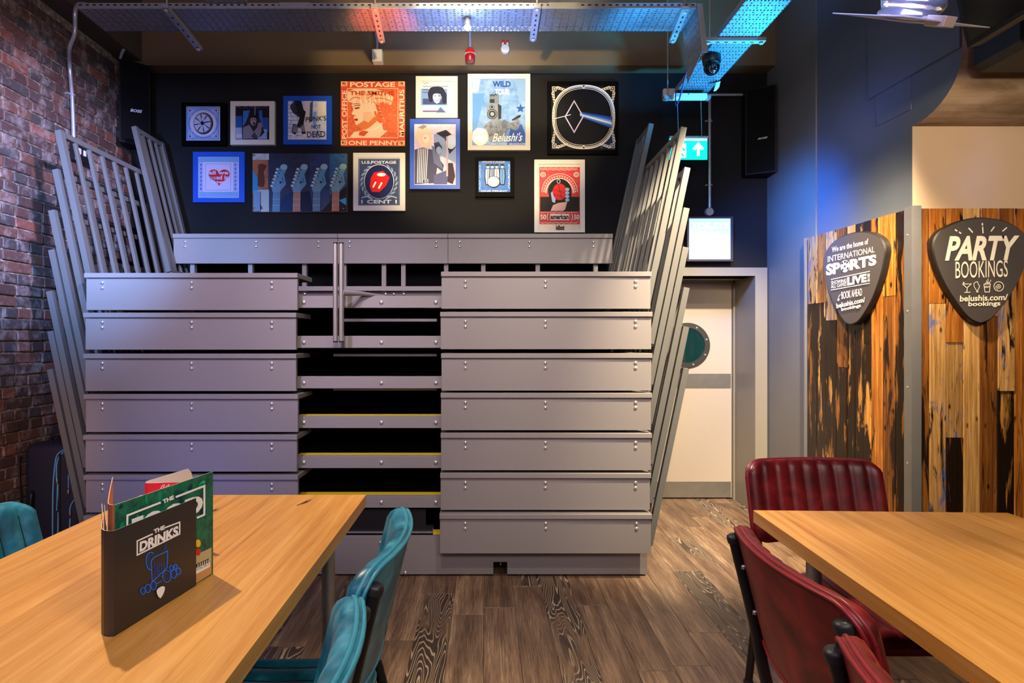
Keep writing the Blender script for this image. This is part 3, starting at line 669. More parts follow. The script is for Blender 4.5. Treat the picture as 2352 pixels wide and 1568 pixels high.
#@@PICTURES
# ------------------------------------------------------------------ pictures
C2 = lambda x, y: (380+x/3.92, 150+y/3.92)
C3 = lambda x, y: (920+x/3.92, 150+y/3.92)
YF = 4.657
WHITEF = plain('white_frame_lacquer', srgb('ddd8cf'), 0.4); BLACKF = plain('black_frame_lacquer', srgb('040405'), 0.6, spec=0.06); BLUEF = plain('blue_frame_lacquer', srgb('0f4fc4'), 0.4)
GR = 'framed prints on the charcoal wall'
def picture(name, label, tf, o, i, fm, base, cat='picture'):
    (a, b), (c, d) = tf(o[0], o[1]), tf(o[2], o[3]); k = YF/F
    xa, xb, zt, zb = (a-X0)*k, (c-X0)*k, H-(b-Y0)*k, H-(d-Y0)*k
    t = thing(name, label, cat, ((xa+xb)/2, YW-0.002, zb), GR)
    if fm is not None:
        (e, f), (g, h) = tf(i[0], i[1]), tf(i[2], i[3])
        ia, ib, it, ib2 = (e-X0)*k, (g-X0)*k, H-(f-Y0)*k, H-(h-Y0)*k
        m = MB(); O = [(xa, zb), (xb, zb), (xb, zt), (xa, zt)]; I = [(ia, ib2), (ib, ib2), (ib, it), (ia, it)]
        for q in range(4):
            r = (q+1) % 4; o1, o2, i1, i2 = O[q], O[r], I[q], I[r]
            v = [(x, y, z) for y in (YF, YW-0.002) for x, z in (o1, o2, i2, i1)]
            m.add(v, [(0, 1, 2, 3), (7, 6, 5, 4), (0, 4, 5, 1), (3, 2, 6, 7)])
        m.build('frame', fm, t)
        yp = YF+0.010
        MB().box((ia-0.004, yp, ib2-0.004), (ib+0.004, yp+0.004, it+0.004)).build('backing', plain('print_paper', srgb('d9d4d0'), 0.6), t)
        MB().box((ia-0.002, YF+0.004, ib2-0.002), (ib+0.002, YF+0.0055, it+0.002)).build('pane', GLASS, t)
        A = Art((0, yp, 0), (0, -1, 0), tf)
    else:
        yp = YF+0.012; i = o
        MB().box((xa, yp, zb), (xb, YW-0.002, zt), 0, 0.001).build('panel', plain('print_board_edge', srgb('6d4a32'), 0.7), t)
        A = Art((0, yp, 0), (0, -1, 0), tf)
    if base: A.rect(i[0], i[1], i[2], i[3], base)
    return t, A
def mottled(name, a, b, scale=30, c=None):
    if name in MATS: return MATS[name]
    n = NT(name); v = n.noise(n.coords(), scale, 6, 0.7)
    n.col(n.ramp(v, [(0.35, srgb(a)), (0.55, srgb(b)), (0.75, srgb(c or b))])); n.b.inputs['Roughness'].default_value = 0.5; MATS[name] = n.m; return n.m

# 1 citrus slice stamp
t, A = picture('framed_print', 'black framed pale blue print of a citrus slice, uppermost at far left', C2, (145, 335, 545, 720), (182, 367, 492, 676), BLACKF, mottled('print_lilac', 'cdc2dc', 'ded2e4'))
A.rect(190, 376, 484, 668, '6d8fd2'); A.rect(198, 384, 476, 660, '93a9df', True)
A.ring(340, 523, 128, 128, 7, '4f7ac8', 40); A.oval(340, 523, 122, 122, 'd9cde2', 40); A.ring(340, 523, 118, 118, 2.5, '7f97d4', 40)
for sx, sy in ((-1, -1), (1, -1), (-1, 1), (1, 1)):
    x, y = 340+118*sx, 523+116*sy
    A.oval(x, y, 22, 22, 'd4c9e2'); A.ring(x, y, 18, 18, 3, '4f6fb8', 20); A.oval(x, y, 10, 10, '4a5a96')
    A.ring(x-30*sx, y-8*sy, 14, 8, 3, 'dcd2ea', 14); A.ring(x-8*sx, y-38*sy, 8, 18, 3, 'dcd2ea', 14)
A.oval(343, 525, 88, 98, '16151d', 36); A.oval(336, 523, 74, 82, 'c9c3da', 36); A.ring(338, 524, 80, 89, 3, 'a8a3b8', 36)
for i in range(8):
    a = math.radians(i*45+12); A.oval(336+42*math.cos(a), 523+46*math.sin(a), 30, 15, 'b9b6d4', 16, True, 0, 360, math.degrees(a))
    A.line([(336, 523), (336+72*math.cos(a+.39), 523+80*math.sin(a+.39))], 9, '1d1b26')
A.oval(336, 523, 15, 15, '1d1b26', 12); A.build('print', t)
# 2 shouting singer
t, A = picture('framed_print', 'white framed dark collage of a shouting person in a jacket, second in top row', C2, (584, 322, 982, 714), (628, 365, 935, 668), WHITEF, '171626')
A.rect(632, 455, 690, 560, '2c5fae'); A.rect(632, 560, 700, 664, 'a9b6dc'); A.rect(850, 470, 930, 600, '2a56a4'); A.rect(830, 575, 915, 664, '8fb2e4'); A.rect(640, 620, 690, 650, 'd8d4e0')
A.poly([(700, 410), (760, 405), (730, 520), (695, 600)], '3f7fd0'); A.poly([(840, 410), (870, 405), (885, 600), (850, 560)], '2f6cc4')
A.poly([(745, 460), (850, 480), (893, 605), (860, 640), (795, 664), (692, 660), (690, 560), (720, 520)], '2b2838')
A.poly([(700, 560), (755, 535), (795, 600), (840, 540), (868, 580), (850, 640), (795, 660), (700, 662)], '8e8396')
A.poly([(772, 640), (800, 600), (830, 640), (800, 660)], '4b445a'); A.oval(792, 500, 27, 44, '9d8f98'); A.poly([(765, 478), (780, 452), (812, 455), (820, 480), (795, 470)], '191622')
A.oval(800, 524, 9, 12, '241a22'); A.oval(784, 490, 6, 4, '2a2230'); A.oval(804, 490, 6, 4, '2a2230'); A.oval(852, 545, 22, 30, '8d808c')
for k in range(5): A.line([(640+k*60, 385+6*(k % 2)), (660+k*60, 372), (680+k*60, 392)], 3, '7c7f98')
A.line([(810, 368), (806, 450)], 5, 'b9b6c6'); A.build('print', t)
# 3 boots and lettering
t, A = picture('framed_print', 'blue framed print lettered PUNK\'S NOT DEAD beside ragged boots', C2, (1060, 275, 1497, 712), (1100, 318, 1450, 668), BLUEF, mottled('print_icy', 'b9cfee', 'e9ecf2', 14))
for k in range(9): A.line([(1102, 355+35*k), (1240, 355+35*k)], 4, '3e7fd0')
for k in range(9): A.line([(1130+60*(k % 2), 355+35*k), (1130+60*(k % 2), 390+35*k)], 4, '3e7fd0')
A.rect(1252, 322, 1300, 660, 'ece6df'); A.rect(1370, 330, 1445, 470, 'f2eadb'); A.rect(1330, 420, 1360, 560, '8db8ea'); A.poly([(1305, 340), (1330, 320), (1322, 500), (1296, 520)], '59607a')
A.poly([(1120, 370), (1160, 320), (1225, 322), (1245, 400), (1265, 420), (1250, 500), (1240, 560), (1180, 560), (1210, 470), (1150, 430)], '23232f')
A.poly([(1148, 530), (1195, 540), (1190, 600), (1170, 628), (1142, 622), (1140, 600)], '2b2b38'); A.poly([(1142, 610), (1168, 628), (1190, 606), (1190, 622), (1165, 640), (1142, 634)], 'f0efef')
A.poly([(1220, 540), (1252, 540), (1258, 590), (1268, 625), (1240, 632), (1224, 600)], '2b2b38'); A.poly([(1238, 622), (1268, 618), (1268, 636), (1240, 640)], 'f0efef')
for k in range(6): A.line([(1150, 545+11*k), (1190, 550+11*k)], 3, 'e8e6e6'); A.line([(1224, 548+10*k), (1256, 546+10*k)], 3, 'e8e6e6')
A.text("PUNK'S", (1260, 468), (1448, 455), (1265, 512), '101014', shear=0.15, bold=0.004)
A.text("NOT", (1318, 540), (1402, 538), (1318, 575), '101014', bold=0.004); A.text("DEAD", (1276, 600), (1440, 594), (1278, 652), '101014', bold=0.004)
A.ring(1380, 622, 26, 28, 4, '101014', 20); A.build('print', t)
# 4 orange stamp panel
OR = mottled('print_orange', 'd8501c', 'e8642a', 40, 'f08a4c'); CR = 'f3cfa6'
t, A = picture('print_panel', 'orange unframed stamp panel of a person with curled hair in profile', C2, (1578, 143, 2157, 725), None, None, mottled('print_scarlet', 'd63a18', 'e5501f', 30))
A.tbox('POSTAGE', 1662, 150, 2068, 196, 'f7dfb4', bold=0.03); A.tbox('ONE PENNY', 1648, 678, 2095, 718, 'f7dfb4', bold=0.02)
A.tup('POST OFFICE', 1590, 226, 1632, 662, 'f7dfb4', bold=0.02); A.tup('MAURITIUS', 2106, 218, 2150, 645, 'f7dfb4', bold=0.02)
for x, y in ((1582, 147), (2098, 147), (1580, 676), (2098, 680)):
    A.rect(x, y, x+56, y+42, 'f2c98a'); A.ring(x+28, y+21, 15, 12, 5, 'c83a14', 14); A.line([(x+6, y+4), (x+50, y+38)], 4, 'c83a14')
A.rect(1636, 207, 2098, 656, CR); A.rect(1641, 212, 2093, 651, OR)
A.poly([(1641, 240), (1700, 215), (1890, 214), (1990, 240), (2055, 290), (2030, 360), (1960, 330), (1900, 350), (1850, 330), (1740, 350), (1690, 340), (1650, 330), (1641, 300)], CR)
A.poly([(1690, 330), (1760, 300), (1880, 320), (1910, 420), (1900, 500), (1950, 530), (1960, 580), (2000, 592), (1930, 650), (1660, 650), (1700, 600), (1780, 590), (1770, 550), (1715, 540), (1705, 505), (1712, 490), (1695, 480), (1700, 455), (1676, 440), (1695, 395), (1680, 360)], 'f5d3ae')
for pts in ([(1900, 340), (1960, 370), (2010, 340)], [(1880, 300), (1960, 300), (2040, 330)], [(1760, 300), (1700, 290), (1660, 320)], [(1880, 330), (1930, 400), (1900, 460)], [(1820, 300), (1900, 260), (1960, 280)]): A.line(bezier([(x, y, 0) for x, y in pts], 5), 8, 'e0682c')
A.poly([(1700, 385), (1745, 375), (1750, 390), (1715, 398)], '9c3412'); A.poly([(1704, 482), (1730, 480), (1736, 492), (1722, 505), (1708, 498)], 'b02a10'); A.line([(1690, 352), (1720, 346), (1755, 352)], 6, 'b8481a')
A.line([(1672, 442), (1690, 452), (1704, 450)], 4, 'c0501e'); A.poly([(1720, 542), (1790, 500), (1830, 520), (1860, 470), (1905, 460), (1900, 510), (1840, 560), (1790, 585)], 'e67a40')
A.line([(1840, 590), (1890, 575), (1935, 545), (1955, 520)], 9, 'fbe6cc'); A.poly([(1750, 600), (1790, 590), (1830, 600), (1790, 640), (1740, 630)], 'd4581f')
for k in range(22):
    x = 1700+14*k; A.line(bezier([(x, 232+8*(k % 3), 0), (x+26, 262+6*(k % 4), 0), (x+34, 300+10*(k % 5), 0), (x+20+6*(k % 7), 340+7*(k % 3), 0)], 4), 3.2, ('d9602a', 'e98a50', 'fbe0bc')[k % 3])
for k in range(9):
    A.line(bezier([(1905+5*k, 350+16*k, 0), (1935+4*k, 372+14*k, 0), (1925+6*k, 400+14*k, 0)], 4), 3, ('f6cfa4', 'c8501c')[k % 2])
A.poly([(1790, 430), (1850, 420), (1880, 470), (1830, 520), (1780, 500)], 'f2bf92'); A.poly([(1700, 452), (1716, 448), (1722, 462), (1706, 468)], 'eab082')
A.poly([(1880, 420), (1900, 415), (1906, 450), (1888, 462)], 'e0783c'); A.line([(1700, 372), (1726, 364), (1758, 368)], 5, '8a2c10')
A.tbox('THE SMITHS', 1664, 236, 2060, 274, 'c8401a', bold=0.02)
for x, y in ((1610, 166), (2134, 166), (1600, 700), (2130, 704)): A.oval(x, y, 7, 7, '3a2a16', 10)
A.build('print', t)
# 5 heart lettering
t, A = picture('framed_print', 'blue framed pale pink print of a red heart made of lettering', C2, (247, 778, 712, 1232), (290, 820, 662, 1192), BLUEF, mottled('print_frost', '9fb4dc', 'c9bfe2', 12))
A.rect(300, 872, 342, 1140, 'b7b5dc'); A.rect(302, 826, 656, 872, '7fa9d0'); A.rect(302, 1140, 656, 1186, '7fa9d0'); A.rect(608, 872, 650, 1140, 'b9b8de')
for k in range(7): A.rect(312, 884+36*k, 330, 908+36*k, '6a86bc'); A.rect(622, 884+36*k, 640, 908+36*k, '6a86bc')
A.rect(340, 872, 612, 1140, 'd9c6e2'); A.line([(362, 888), (590, 888), (590, 1124), (362, 1124)], 4, '9a93b8', True)
hp = [(485+96*(16*math.sin(t_)**3)/16, 1000-5.2*(13*math.cos(t_)-5*math.cos(2*t_)-2*math.cos(3*t_)-math.cos(4*t_))) for t_ in [2*PI*i/40 for i in range(40)]]
A.poly(hp, 'd6222e')
A.tbox('all we', 392, 950, 568, 984, 'e3c8e0', bold=0.03); A.tbox('need is', 402, 990, 566, 1030, 'e3c8e0', bold=0.03); A.tbox('love', 436, 1036, 540, 1066, 'e3c8e0', bold=0.03)
A.build('print', t)
# 6 guitar heads panel
t, A = picture('print_panel', 'wide unframed panel with a row of guitar headstocks on dark blue', C2, (783, 792, 1635, 1320), None, None, mottled('print_navy', '0e1730', '14244a', 20))
A.rect(785, 794, 932, 850, mottled('print_bone', '9aa6ae', 'c2c6c4', 25)); A.rect(785, 850, 925, 1120, mottled('print_rust', '8a4a30', 'a8603c', 18)); A.rect(785, 1120, 932, 1318, 'a9b4b8'); A.poly([(785, 1140), (880, 1290), (800, 1318), (785, 1318)], '8f4e30'); A.poly([(785, 940), (840, 1030), (838, 1130), (785, 1140)], '3d86b6')
A.rect(1300, 794, 1480, 1318, mottled('print_blue', '101d40', '17356a', 18)); A.rect(1480, 794, 1633, 1160, mottled('print_teal', '123f6a', '1e5f8e', 18)); A.poly([(1480, 1230), (1633, 1080), (1633, 1318), (1400, 1318)], '1d1a22'); A.poly([(1560, 1215), (1628, 1190), (1628, 1260)], '3fa0d8')
A.poly([(1060, 1185), (1170, 1120), (1150, 1318), (1000, 1318)], '12305c'); A.poly([(1180, 1150), (1300, 1130), (1330, 1318), (1230, 1318)], '101c3c')
def headstock(x, nx, body, tint, neck):
    hd = [(x+8, 892), (x+40, 896), (x+44, 925), (x+26, 960), (x+14, 985), (x+32, 1070), (x+20, 1086), (x-10, 1120), (x-20, 1140), (x-90, 1140), (x-98, 1110), (x-84, 1060), (x-60, 990), (x-30, 930), (x-14, 900)]
    A.poly(hd, body); A.oval(x+12, 916, 30, 26, tint)
    A.poly([(x-86, 1140), (x-20, 1140), (x-24, 1318), (x-92, 1318)], neck)
    for k in range(6): A.oval(x-46-10*k, 936+30*k, 13, 11, 'b9c9d2', 12); A.oval(x-22-10*k, 944+28*k, 6, 6, '28323c', 10)
    for k in range(5): A.line([(x-84+14*k, 1318), (x-80+13*k, 1140), (x-62+9*k, 980+24*k)], 2.5, 'a9bccb')
    for yy in (1206, 1262): A.line([(x-90, yy), (x-24, yy)], 4, '9fb0b8')
    A.oval(x-16, 1055, 9, 10, '1b2630', 12); A.line([(x-2, 1010), (x+8, 1060)], 4, '26343f')
headstock(1055, 0, '5d93b8', '8fb6c8', '3f7aa6'); headstock(1240, 0, '5d93b8', '8fb6c8', 'a86a48'); headstock(1420, 0, '5d93b8', '9cbccb', '3f6fa0'); headstock(1592, 0, '6f9fae', '9cb9b2', 'b06a40')
A.poly([(845, 900), (880, 890), (915, 905), (885, 960), (895, 1060), (880, 1100), (838, 1090)], '5a3222'); A.poly([(800, 1140), (860, 1140), (860, 1318), (800, 1318)], '4d7fa8')
for k in range(5): A.line([(806+12*k, 1318), (808+12*k, 1130)], 2.5, 'c4ccd0')
for x, y in ((803, 814), (1605, 816), (806, 1292), (1610, 1295)): A.oval(x, y, 9, 9, '17140f', 12); A.oval(x, y, 5, 5, 'b8a878', 10)
A.build('print', t)
# 7 one cent stamp (plain red shape stands in for the emblem)
t, A = picture('framed_print', 'white framed dark blue one cent stamp with a red shape in its oval', C2, (1690, 787, 2158, 1308), (1735, 828, 2112, 1262), WHITEF, 'e4e0dc')
NV = mottled('print_engraved', '17284e', '2a4170', 60)
A.rect(1738, 840, 2110, 1260, NV); A.line([(1746, 848), (2102, 848), (2102, 1252), (1746, 1252)], 4, '6f87b0', True)
A.tbox('U.S.POSTAGE', 1766, 860, 2078, 886, 'dde4f2', bold=0.035); A.tbox('1 CENT 1', 1762, 1210, 2084, 1244, 'dde4f2', bold=0.035)
for s in (-1, 1):
    for k in range(8):
        a = math.radians(-58+k*16); x, y = 1924+s*158*math.cos(a), 1050+160*math.sin(a)
        A.oval(x, y, 24, 9, '8ea6cc', 12, True, 0, 360, (90+math.degrees(a))*s+25)
    A.line(bezier([(1924+s*160, 1195, 0), (1924+s*110, 1180, 0), (1924+s*60, 1205, 0)], 5), 12, 'a9bbd8')
A.oval(1924, 1048, 136, 156, 'dce4f2', 44); A.oval(1924, 1048, 130, 150, '14235a', 44)
A.poly([(1850, 1015), (1880, 965), (1960, 950), (2020, 1010), (1990, 1080), (1930, 1140), (1860, 1140), (1840, 1090)], 'd81f1a'); A.oval(1945, 985, 40, 16, 'f0f0f0'); A.line([(1870, 1100), (1895, 1050)], 14, 'f4f0f0'); A.line([(1920, 1110), (1950, 1055)], 14, 'f4f0f0'); A.build('print', t)
# 8 portrait with handwriting
t, A = picture('framed_print', 'small white framed pale portrait of a dark haired person with handwriting', C3, (137, 97, 514, 472), (182, 140, 472, 430), WHITEF, 'c8d6ea')
A.rect(184, 142, 470, 250, 'dfe4ea'); A.rect(184, 210, 420, 360, '7f9fd6'); A.rect(200, 300, 415, 352, '3d4f86'); A.rect(184, 360, 470, 428, 'b7cdea'); A.poly([(320, 425), (360, 375), (410, 425)], '2f7fb4'); A.poly([(385, 385), (460, 375), (470, 400), (400, 415)], 'eef2f6'); A.rect(200, 408, 390, 420, '7a4a8a')
A.poly([(245, 250), (270, 200), (330, 190), (380, 200), (415, 260), (415, 340), (380, 345), (370, 280), (330, 240), (290, 270), (288, 330), (262, 330), (250, 290)], '1b2340')
A.poly([(296, 262), (330, 244), (362, 262), (366, 300), (350, 336), (326, 346), (304, 330), (292, 298)], 'c9d2e6'); A.poly([(334, 246), (362, 262), (366, 300), (350, 336), (340, 330), (348, 290)], '9fb0d4'); A.poly([(290, 262), (330, 228), (372, 258), (345, 256), (318, 254)], '1b2340'); A.oval(312, 276, 7, 4, '2a3152'); A.oval(346, 276, 7, 4, '2a3152'); A.line([(314, 318), (342, 316)], 4, '6a6f94'); A.line([(330, 285), (326, 300)], 3, '8d93b4')
for k, y in enumerate((160, 192, 220, 244)): A.line([(200+18*j, y+(5 if j % 2 else -5)) for j in range((4, 14, 5, 4)[k])], 3.5, '2a2f48')
A.build('print', t)
# 9 two people collage
t, A = picture('framed_print', 'tall blue framed collage of two people and a striped shirt, at middle of wall', C3, (83, 482, 535, 1113), (122, 523, 497, 1076), BLUEF, mottled('print_haze', 'cbb8cc', 'ddd6ea', 8, 'e6d2bc'))
A.poly([(300, 620), (420, 600), (495, 680), (495, 880), (440, 850), (380, 820), (300, 820)], '8fa2cc'); A.poly([(320, 610), (410, 580), (480, 640), (495, 740), (440, 800), (420, 720), (395, 660)], '1c2038'); A.oval(455, 690, 46, 64, 'c9d2ea')
A.poly([(130, 620), (160, 560), (215, 535), (270, 580), (285, 660), (270, 720), (220, 740), (160, 700)], 'e2cbb6'); A.poly([(155, 560), (205, 533), (240, 548), (200, 575)], '9f8f92'); A.oval(230, 660, 30, 40, 'efdccd'); A.oval(222, 655, 7, 5, '5d5468')
A.poly([(126, 760), (200, 740), (290, 760), (390, 900), (380, 960), (330, 920), (310, 1060), (126, 1070)], '4e4f6e'); A.poly([(280, 720), (340, 760), (360, 860), (385, 940), (300, 880)], '6d789e')
for k in range(6): A.line([(160+17*k, 755-2*k), (152+15*k, 1060)], 7, 'efeaf0')
A.poly([(300, 700), (345, 690), (375, 740), (360, 800), (320, 790)], '2a3156'); A.oval(345, 765, 24, 34, '9aa6cc'); A.poly([(420, 880), (470, 880), (492, 1000), (470, 1070), (400, 1040)], '40283a'); A.poly([(300, 990), (430, 940), (420, 1070), (300, 1070)], '5d5f8e'); A.rect(205, 1025, 250, 1062, 'f2eef2'); A.tbox('ES', 205, 1028, 248, 1060, '2a2436', bold=0.04)
A.rect(412, 640, 428, 1000, 'c0aec6'); A.build('print', t)
# 10 wild tour
t, A = picture('framed_print', 'large white framed blue tour poster lettered WILD TOUR with loudspeakers stacked on a grey animal', C3, (605, 76, 1168, 762), (645, 120, 1125, 720), WHITEF, mottled('print_skyblue', '4f8ad4', '86aee4', 9, 'aac4ea'))
A.poly([(650, 260), (760, 250), (720, 420), (690, 560), (650, 600)], '5f9ae0'); A.poly([(990, 560), (1090, 530), (1124, 620), (1124, 716), (960, 716)], '3a62b8')
A.tbox('WILD', 828, 142, 992, 196, '1d4fae', bold=0.045); A.tbox('TOUR', 850, 212, 982, 266, 'e2ecf6', bold=0.045)
A.poly([(1040, 122), (1124, 122), (1124, 300), (1080, 330), (1052, 260)], '86aee0'); A.poly([(650, 124), (720, 124), (700, 240), (650, 250)], 'c2d6f0'); DK = '20242e'; GY = mottled('print_hide', '50596a', '8a93a4', 40)
A.poly([(745, 590), (760, 530), (830, 490), (940, 500), (1000, 520), (1050, 500), (1062, 540), (1030, 575), (985, 570), (960, 590), (930, 690), (800, 690), (790, 640)], GY)
A.line(bezier([(990, 520, 0), (1010, 560, 0), (1045, 560, 0), (1055, 510, 0), (1040, 470, 0)], 6), 34, GY); A.poly([(1000, 490), (1060, 450), (1084, 445), (1078, 468), (1010, 500)], DK); A.oval(935, 530, 26, 40, '6b7688')
A.poly([(800, 270), (870, 255), (888, 275), (884, 345), (800, 340)], '7a8596'); A.rect(805, 305, 846, 340, DK); A.line([(808, 262), (815, 278), (828, 262), (840, 278), (852, 260), (866, 272)], 8, DK)
A.poly([(778, 352), (876, 346), (880, 490), (780, 480)], '8b95a6'); A.poly([(876, 346), (908, 366), (906, 478), (880, 490)], DK)
A.oval(822, 376, 22, 22, DK); A.ring(822, 376, 15, 15, 4, 'c4ccd8', 18); A.oval(826, 440, 46, 46, DK); A.ring(826, 440, 36, 36, 5, 'aab4c4', 24); A.oval(826, 440, 18, 18, '9aa4b4', 18)
st = [(1080+(44 if i % 2 == 0 else 18)*math.sin(PI*i/5), 390-(44 if i % 2 == 0 else 18)*math.cos(PI*i/5)) for i in range(10)]; A.poly(st, '1d55b8')
A.oval(718, 645, 74, 78, 'f2ece0', 36); A.oval(718, 645, 56, 58, 'faf6ea', 30)  # lamp glare on the glass, painted into the print as pale discs
A.text("Belushi's", (830, 612), (1100, 606), (826, 690), 'f4f4f4', shear=0.35, bold=0.01); A.tbox('BELUSHIS.COM', 980, 702, 1122, 716, 'e4e8f0', bold=0.02); A.tbox('BELUSHIS', 815, 704, 960, 716, 'e4e8f0', bold=0.02)
A.build('print', t)
# 11 black ornamental ring with a blue band (plain stand-in)
t, A = picture('framed_print', 'large black framed print of a white ornamental ring and blue band, at top right', C3, (1323, 143, 1960, 800), (1357, 178, 1935, 762), BLACKF, '0a0a12')
IV = 'e2dad2'
for sx, sy in ((-1, -1), (1, -1), (-1, 1), (1, 1)):
    cx_, cy_ = 1646+sx*262, 470+sy*258
    A.line([(cx_-16, cy_-18), (cx_+16, cy_-18), (cx_+16, cy_+18), (cx_-16, cy_+18)], 7, IV, True); A.rect(cx_-6, cy_-8, cx_+6, cy_+8, IV)
    for q in range(4):
        A.oval(cx_-sx*(36+24*q), cy_+sy*(8-7*q), 18, 15-2*q, IV, 14, True, 0, 360, 30*sx*sy); A.oval(cx_+sx*(12-4*q), cy_-sy*(40+24*q), 13-2*q, 18, IV, 14, True, 0, 360, 20*sx*sy)
        A.oval(cx_-sx*(36+24*q), cy_+sy*(4-5*q), 6, 5, '0a0a12', 10); A.oval(cx_+sx*(10-3*q), cy_-sy*(40+24*q), 5, 6, '0a0a12', 10)
def sup(rx, ry, e=0.86): return [(1646+rx*math.copysign(abs(math.cos(a))**e, math.cos(a)), 470+ry*math.copysign(abs(math.sin(a))**e, math.sin(a))) for a in [2*PI*i/60 for i in range(60)]]
A.line(sup(276, 282), 14, IV, True); A.poly(sup(266, 272), '0a0a12'); A.line(sup(262, 268), 6, IV, True); A.line(sup(250, 254), 4, IV, True); A.poly(sup(246, 250), '090910')
for x, y, v in ((1646, 196, 1), (1646, 744, -1)): A.poly([(x-30, y-14*v), (x+30, y-14*v), (x, y+22*v)], IV); A.poly([(x-14, y-8*v), (x+14, y-8*v), (x, y+10*v)], '0a0a12')
for x in (1376, 1916):
    for k in range(5): A.oval(x, 420+25*k, 10, 11, IV, 12); A.oval(x, 420+25*k, 4, 5, '0a0a12', 8)
for k, c in enumerate(('1a3f9c', '2d62c8', '7fa6e6', 'e4e9f4', '4f86d8', '224fae')): A.poly([(1610, 424+8*k), (1898, 472+17*k), (1896, 489+17*k), (1612, 432+8*k)], c)
A.line([(1388, 488), (1530, 452)], 6, 'e6e4ee'); A.line([(1560, 330), (1640, 470), (1560, 610), (1480, 470)], 10, 'cfc4e8', True); A.build('print', t)
# 12 small stamp with four figures
t, A = picture('framed_print', 'small black framed bright blue stamp print with four standing figures', C3, (671, 825, 1022, 1183), (703, 858, 988, 1140), BLACKF, mottled('print_azure', '1a63c0', '2a7ad8', 25))
A.tbox('POSTAGE', 740, 860, 942, 876, 'd9cdb0', bold=0.03); A.tbox('ONE PENNY', 722, 1124, 966, 1139, 'e8e4ea', bold=0.03); A.tup('POST OFFICE', 706, 896, 722, 1116, 'c4d6ee', bold=0.02); A.tup('MAURITIUS', 968, 888, 985, 1106, 'c4d6ee', bold=0.02)
for x, c in ((786, 'c8d4e6'), (826, '8ea6cc'), (866, 'd6dce8'), (916, '6fa2e0')):
    A.poly([(x-26, 930), (x+26, 930), (x+32, 1010), (x+20, 1078), (x-20, 1078), (x-30, 1010)], '14182a'); A.poly([(x-20, 934), (x+18, 934), (x+22, 1010), (x+14, 1070), (x-14, 1070), (x-22, 1005)], c); A.oval(x, 912, 13, 17, 'c2cbdc'); A.oval(x, 898, 20, 9, '161a2c'); A.line([(x, 940), (x, 1060)], 4, '3a4a78')
A.oval(838, 1050, 60, 52, '10131f', 30); A.oval(836, 1048, 54, 46, 'cfd8e4', 30); A.ring(836, 1048, 40, 33, 4, '6f8fc0', 26); A.build('print', t)
# 13 red poster
t, A = picture('framed_print', 'white framed red poster lettered american idiot, lowest on the wall at right', C3, (1205, 848, 1660, 1503), (1248, 888, 1617, 1485), WHITEF, mottled('print_cream', 'd8cfbe', 'e6ddd0', 12))
RD = mottled('print_red', 'b8202a', 'cc2c34', 40, 'dd6a6a'); A.rect(1250, 916, 1615, 1430, RD)
for y in (928, 940, 1322, 1418): A.line([(1256+24*k, y+(3 if k % 2 else -3)) for k in range(15)], 4, 'e6d4cc')
A.line([(1432+a_*math.cos(math.radians(q)), 1150-a_*1.05*math.sin(math.radians(q))) for a_, q in [(124, k*9) for k in range(21)]], 14, 'e2c8c0'); A.line([(1432+160*math.cos(math.radians(k*9)), 1140-165*math.sin(math.radians(k*9))) for k in range(21)], 5, 'e6d0c8')
for k in range(19):
    q = math.radians(4+k*9.5); x, y = 1432+142*math.cos(q), 1145-147*math.sin(q); A.line([(x-7, y-8), (x, y+8), (x+7, y-8)], 4, 'f0e0d8')
A.poly([(1336, 1185)]+[(1432+105*math.cos(math.radians(180-k*12)), 1130-108*math.sin(math.radians(180-k*12))) for k in range(16)]+[(1536, 1185), (1608, 1185), (1608, 1314), (1258, 1314), (1258, 1185)], '15100f')
for sx in (1282, 1582): A.ring(sx, 985, 22, 20, 7, 'e6d0c8', 18); A.ring(sx, 985, 9, 9, 5, 'e6d0c8', 12)
A.poly([(1350, 1312), (1372, 1260), (1420, 1240), (1500, 1230), (1480, 1300), (1460, 1312)], 'dba8a4'); A.poly([(1352, 1150), (1385, 1120), (1400, 1180), (1390, 1240), (1365, 1230)], '9fb8da')
A.oval(1432, 1140, 64, 74, 'c81c20', 26); A.line([(1380, 1120), (1480, 1150)], 4, '170c0c'); A.line([(1378, 1160), (1470, 1190)], 4, '170c0c'); A.line([(1420, 1070), (1450, 1205)], 4, '170c0c'); A.ring(1422, 1046, 14, 17, 5, 'b8c8d8', 16)
for k in range(4): A.oval(1500, 1118+32*k, 19, 15, '8fb0da', 14)
A.rect(1346, 1338, 1516, 1396, 'e8c8c4'); A.tbox('american', 1350, 1344, 1512, 1388, '0f0d0d', bold=0.045); A.tbox('idiot', 1398, 1438, 1474, 1484, '0f0d0d', bold=0.04)
A.tbox('50', 1258, 1346, 1310, 1390, 'f0dcd4', bold=0.02); A.tbox('50', 1560, 1346, 1608, 1390, 'f0dcd4', bold=0.02); A.line([(1326, 1335), (1318, 1365), (1326, 1398)], 5, 'f0dcd4'); A.line([(1540, 1335), (1548, 1365), (1540, 1398)], 5, 'f0dcd4')
A.build('print', t)
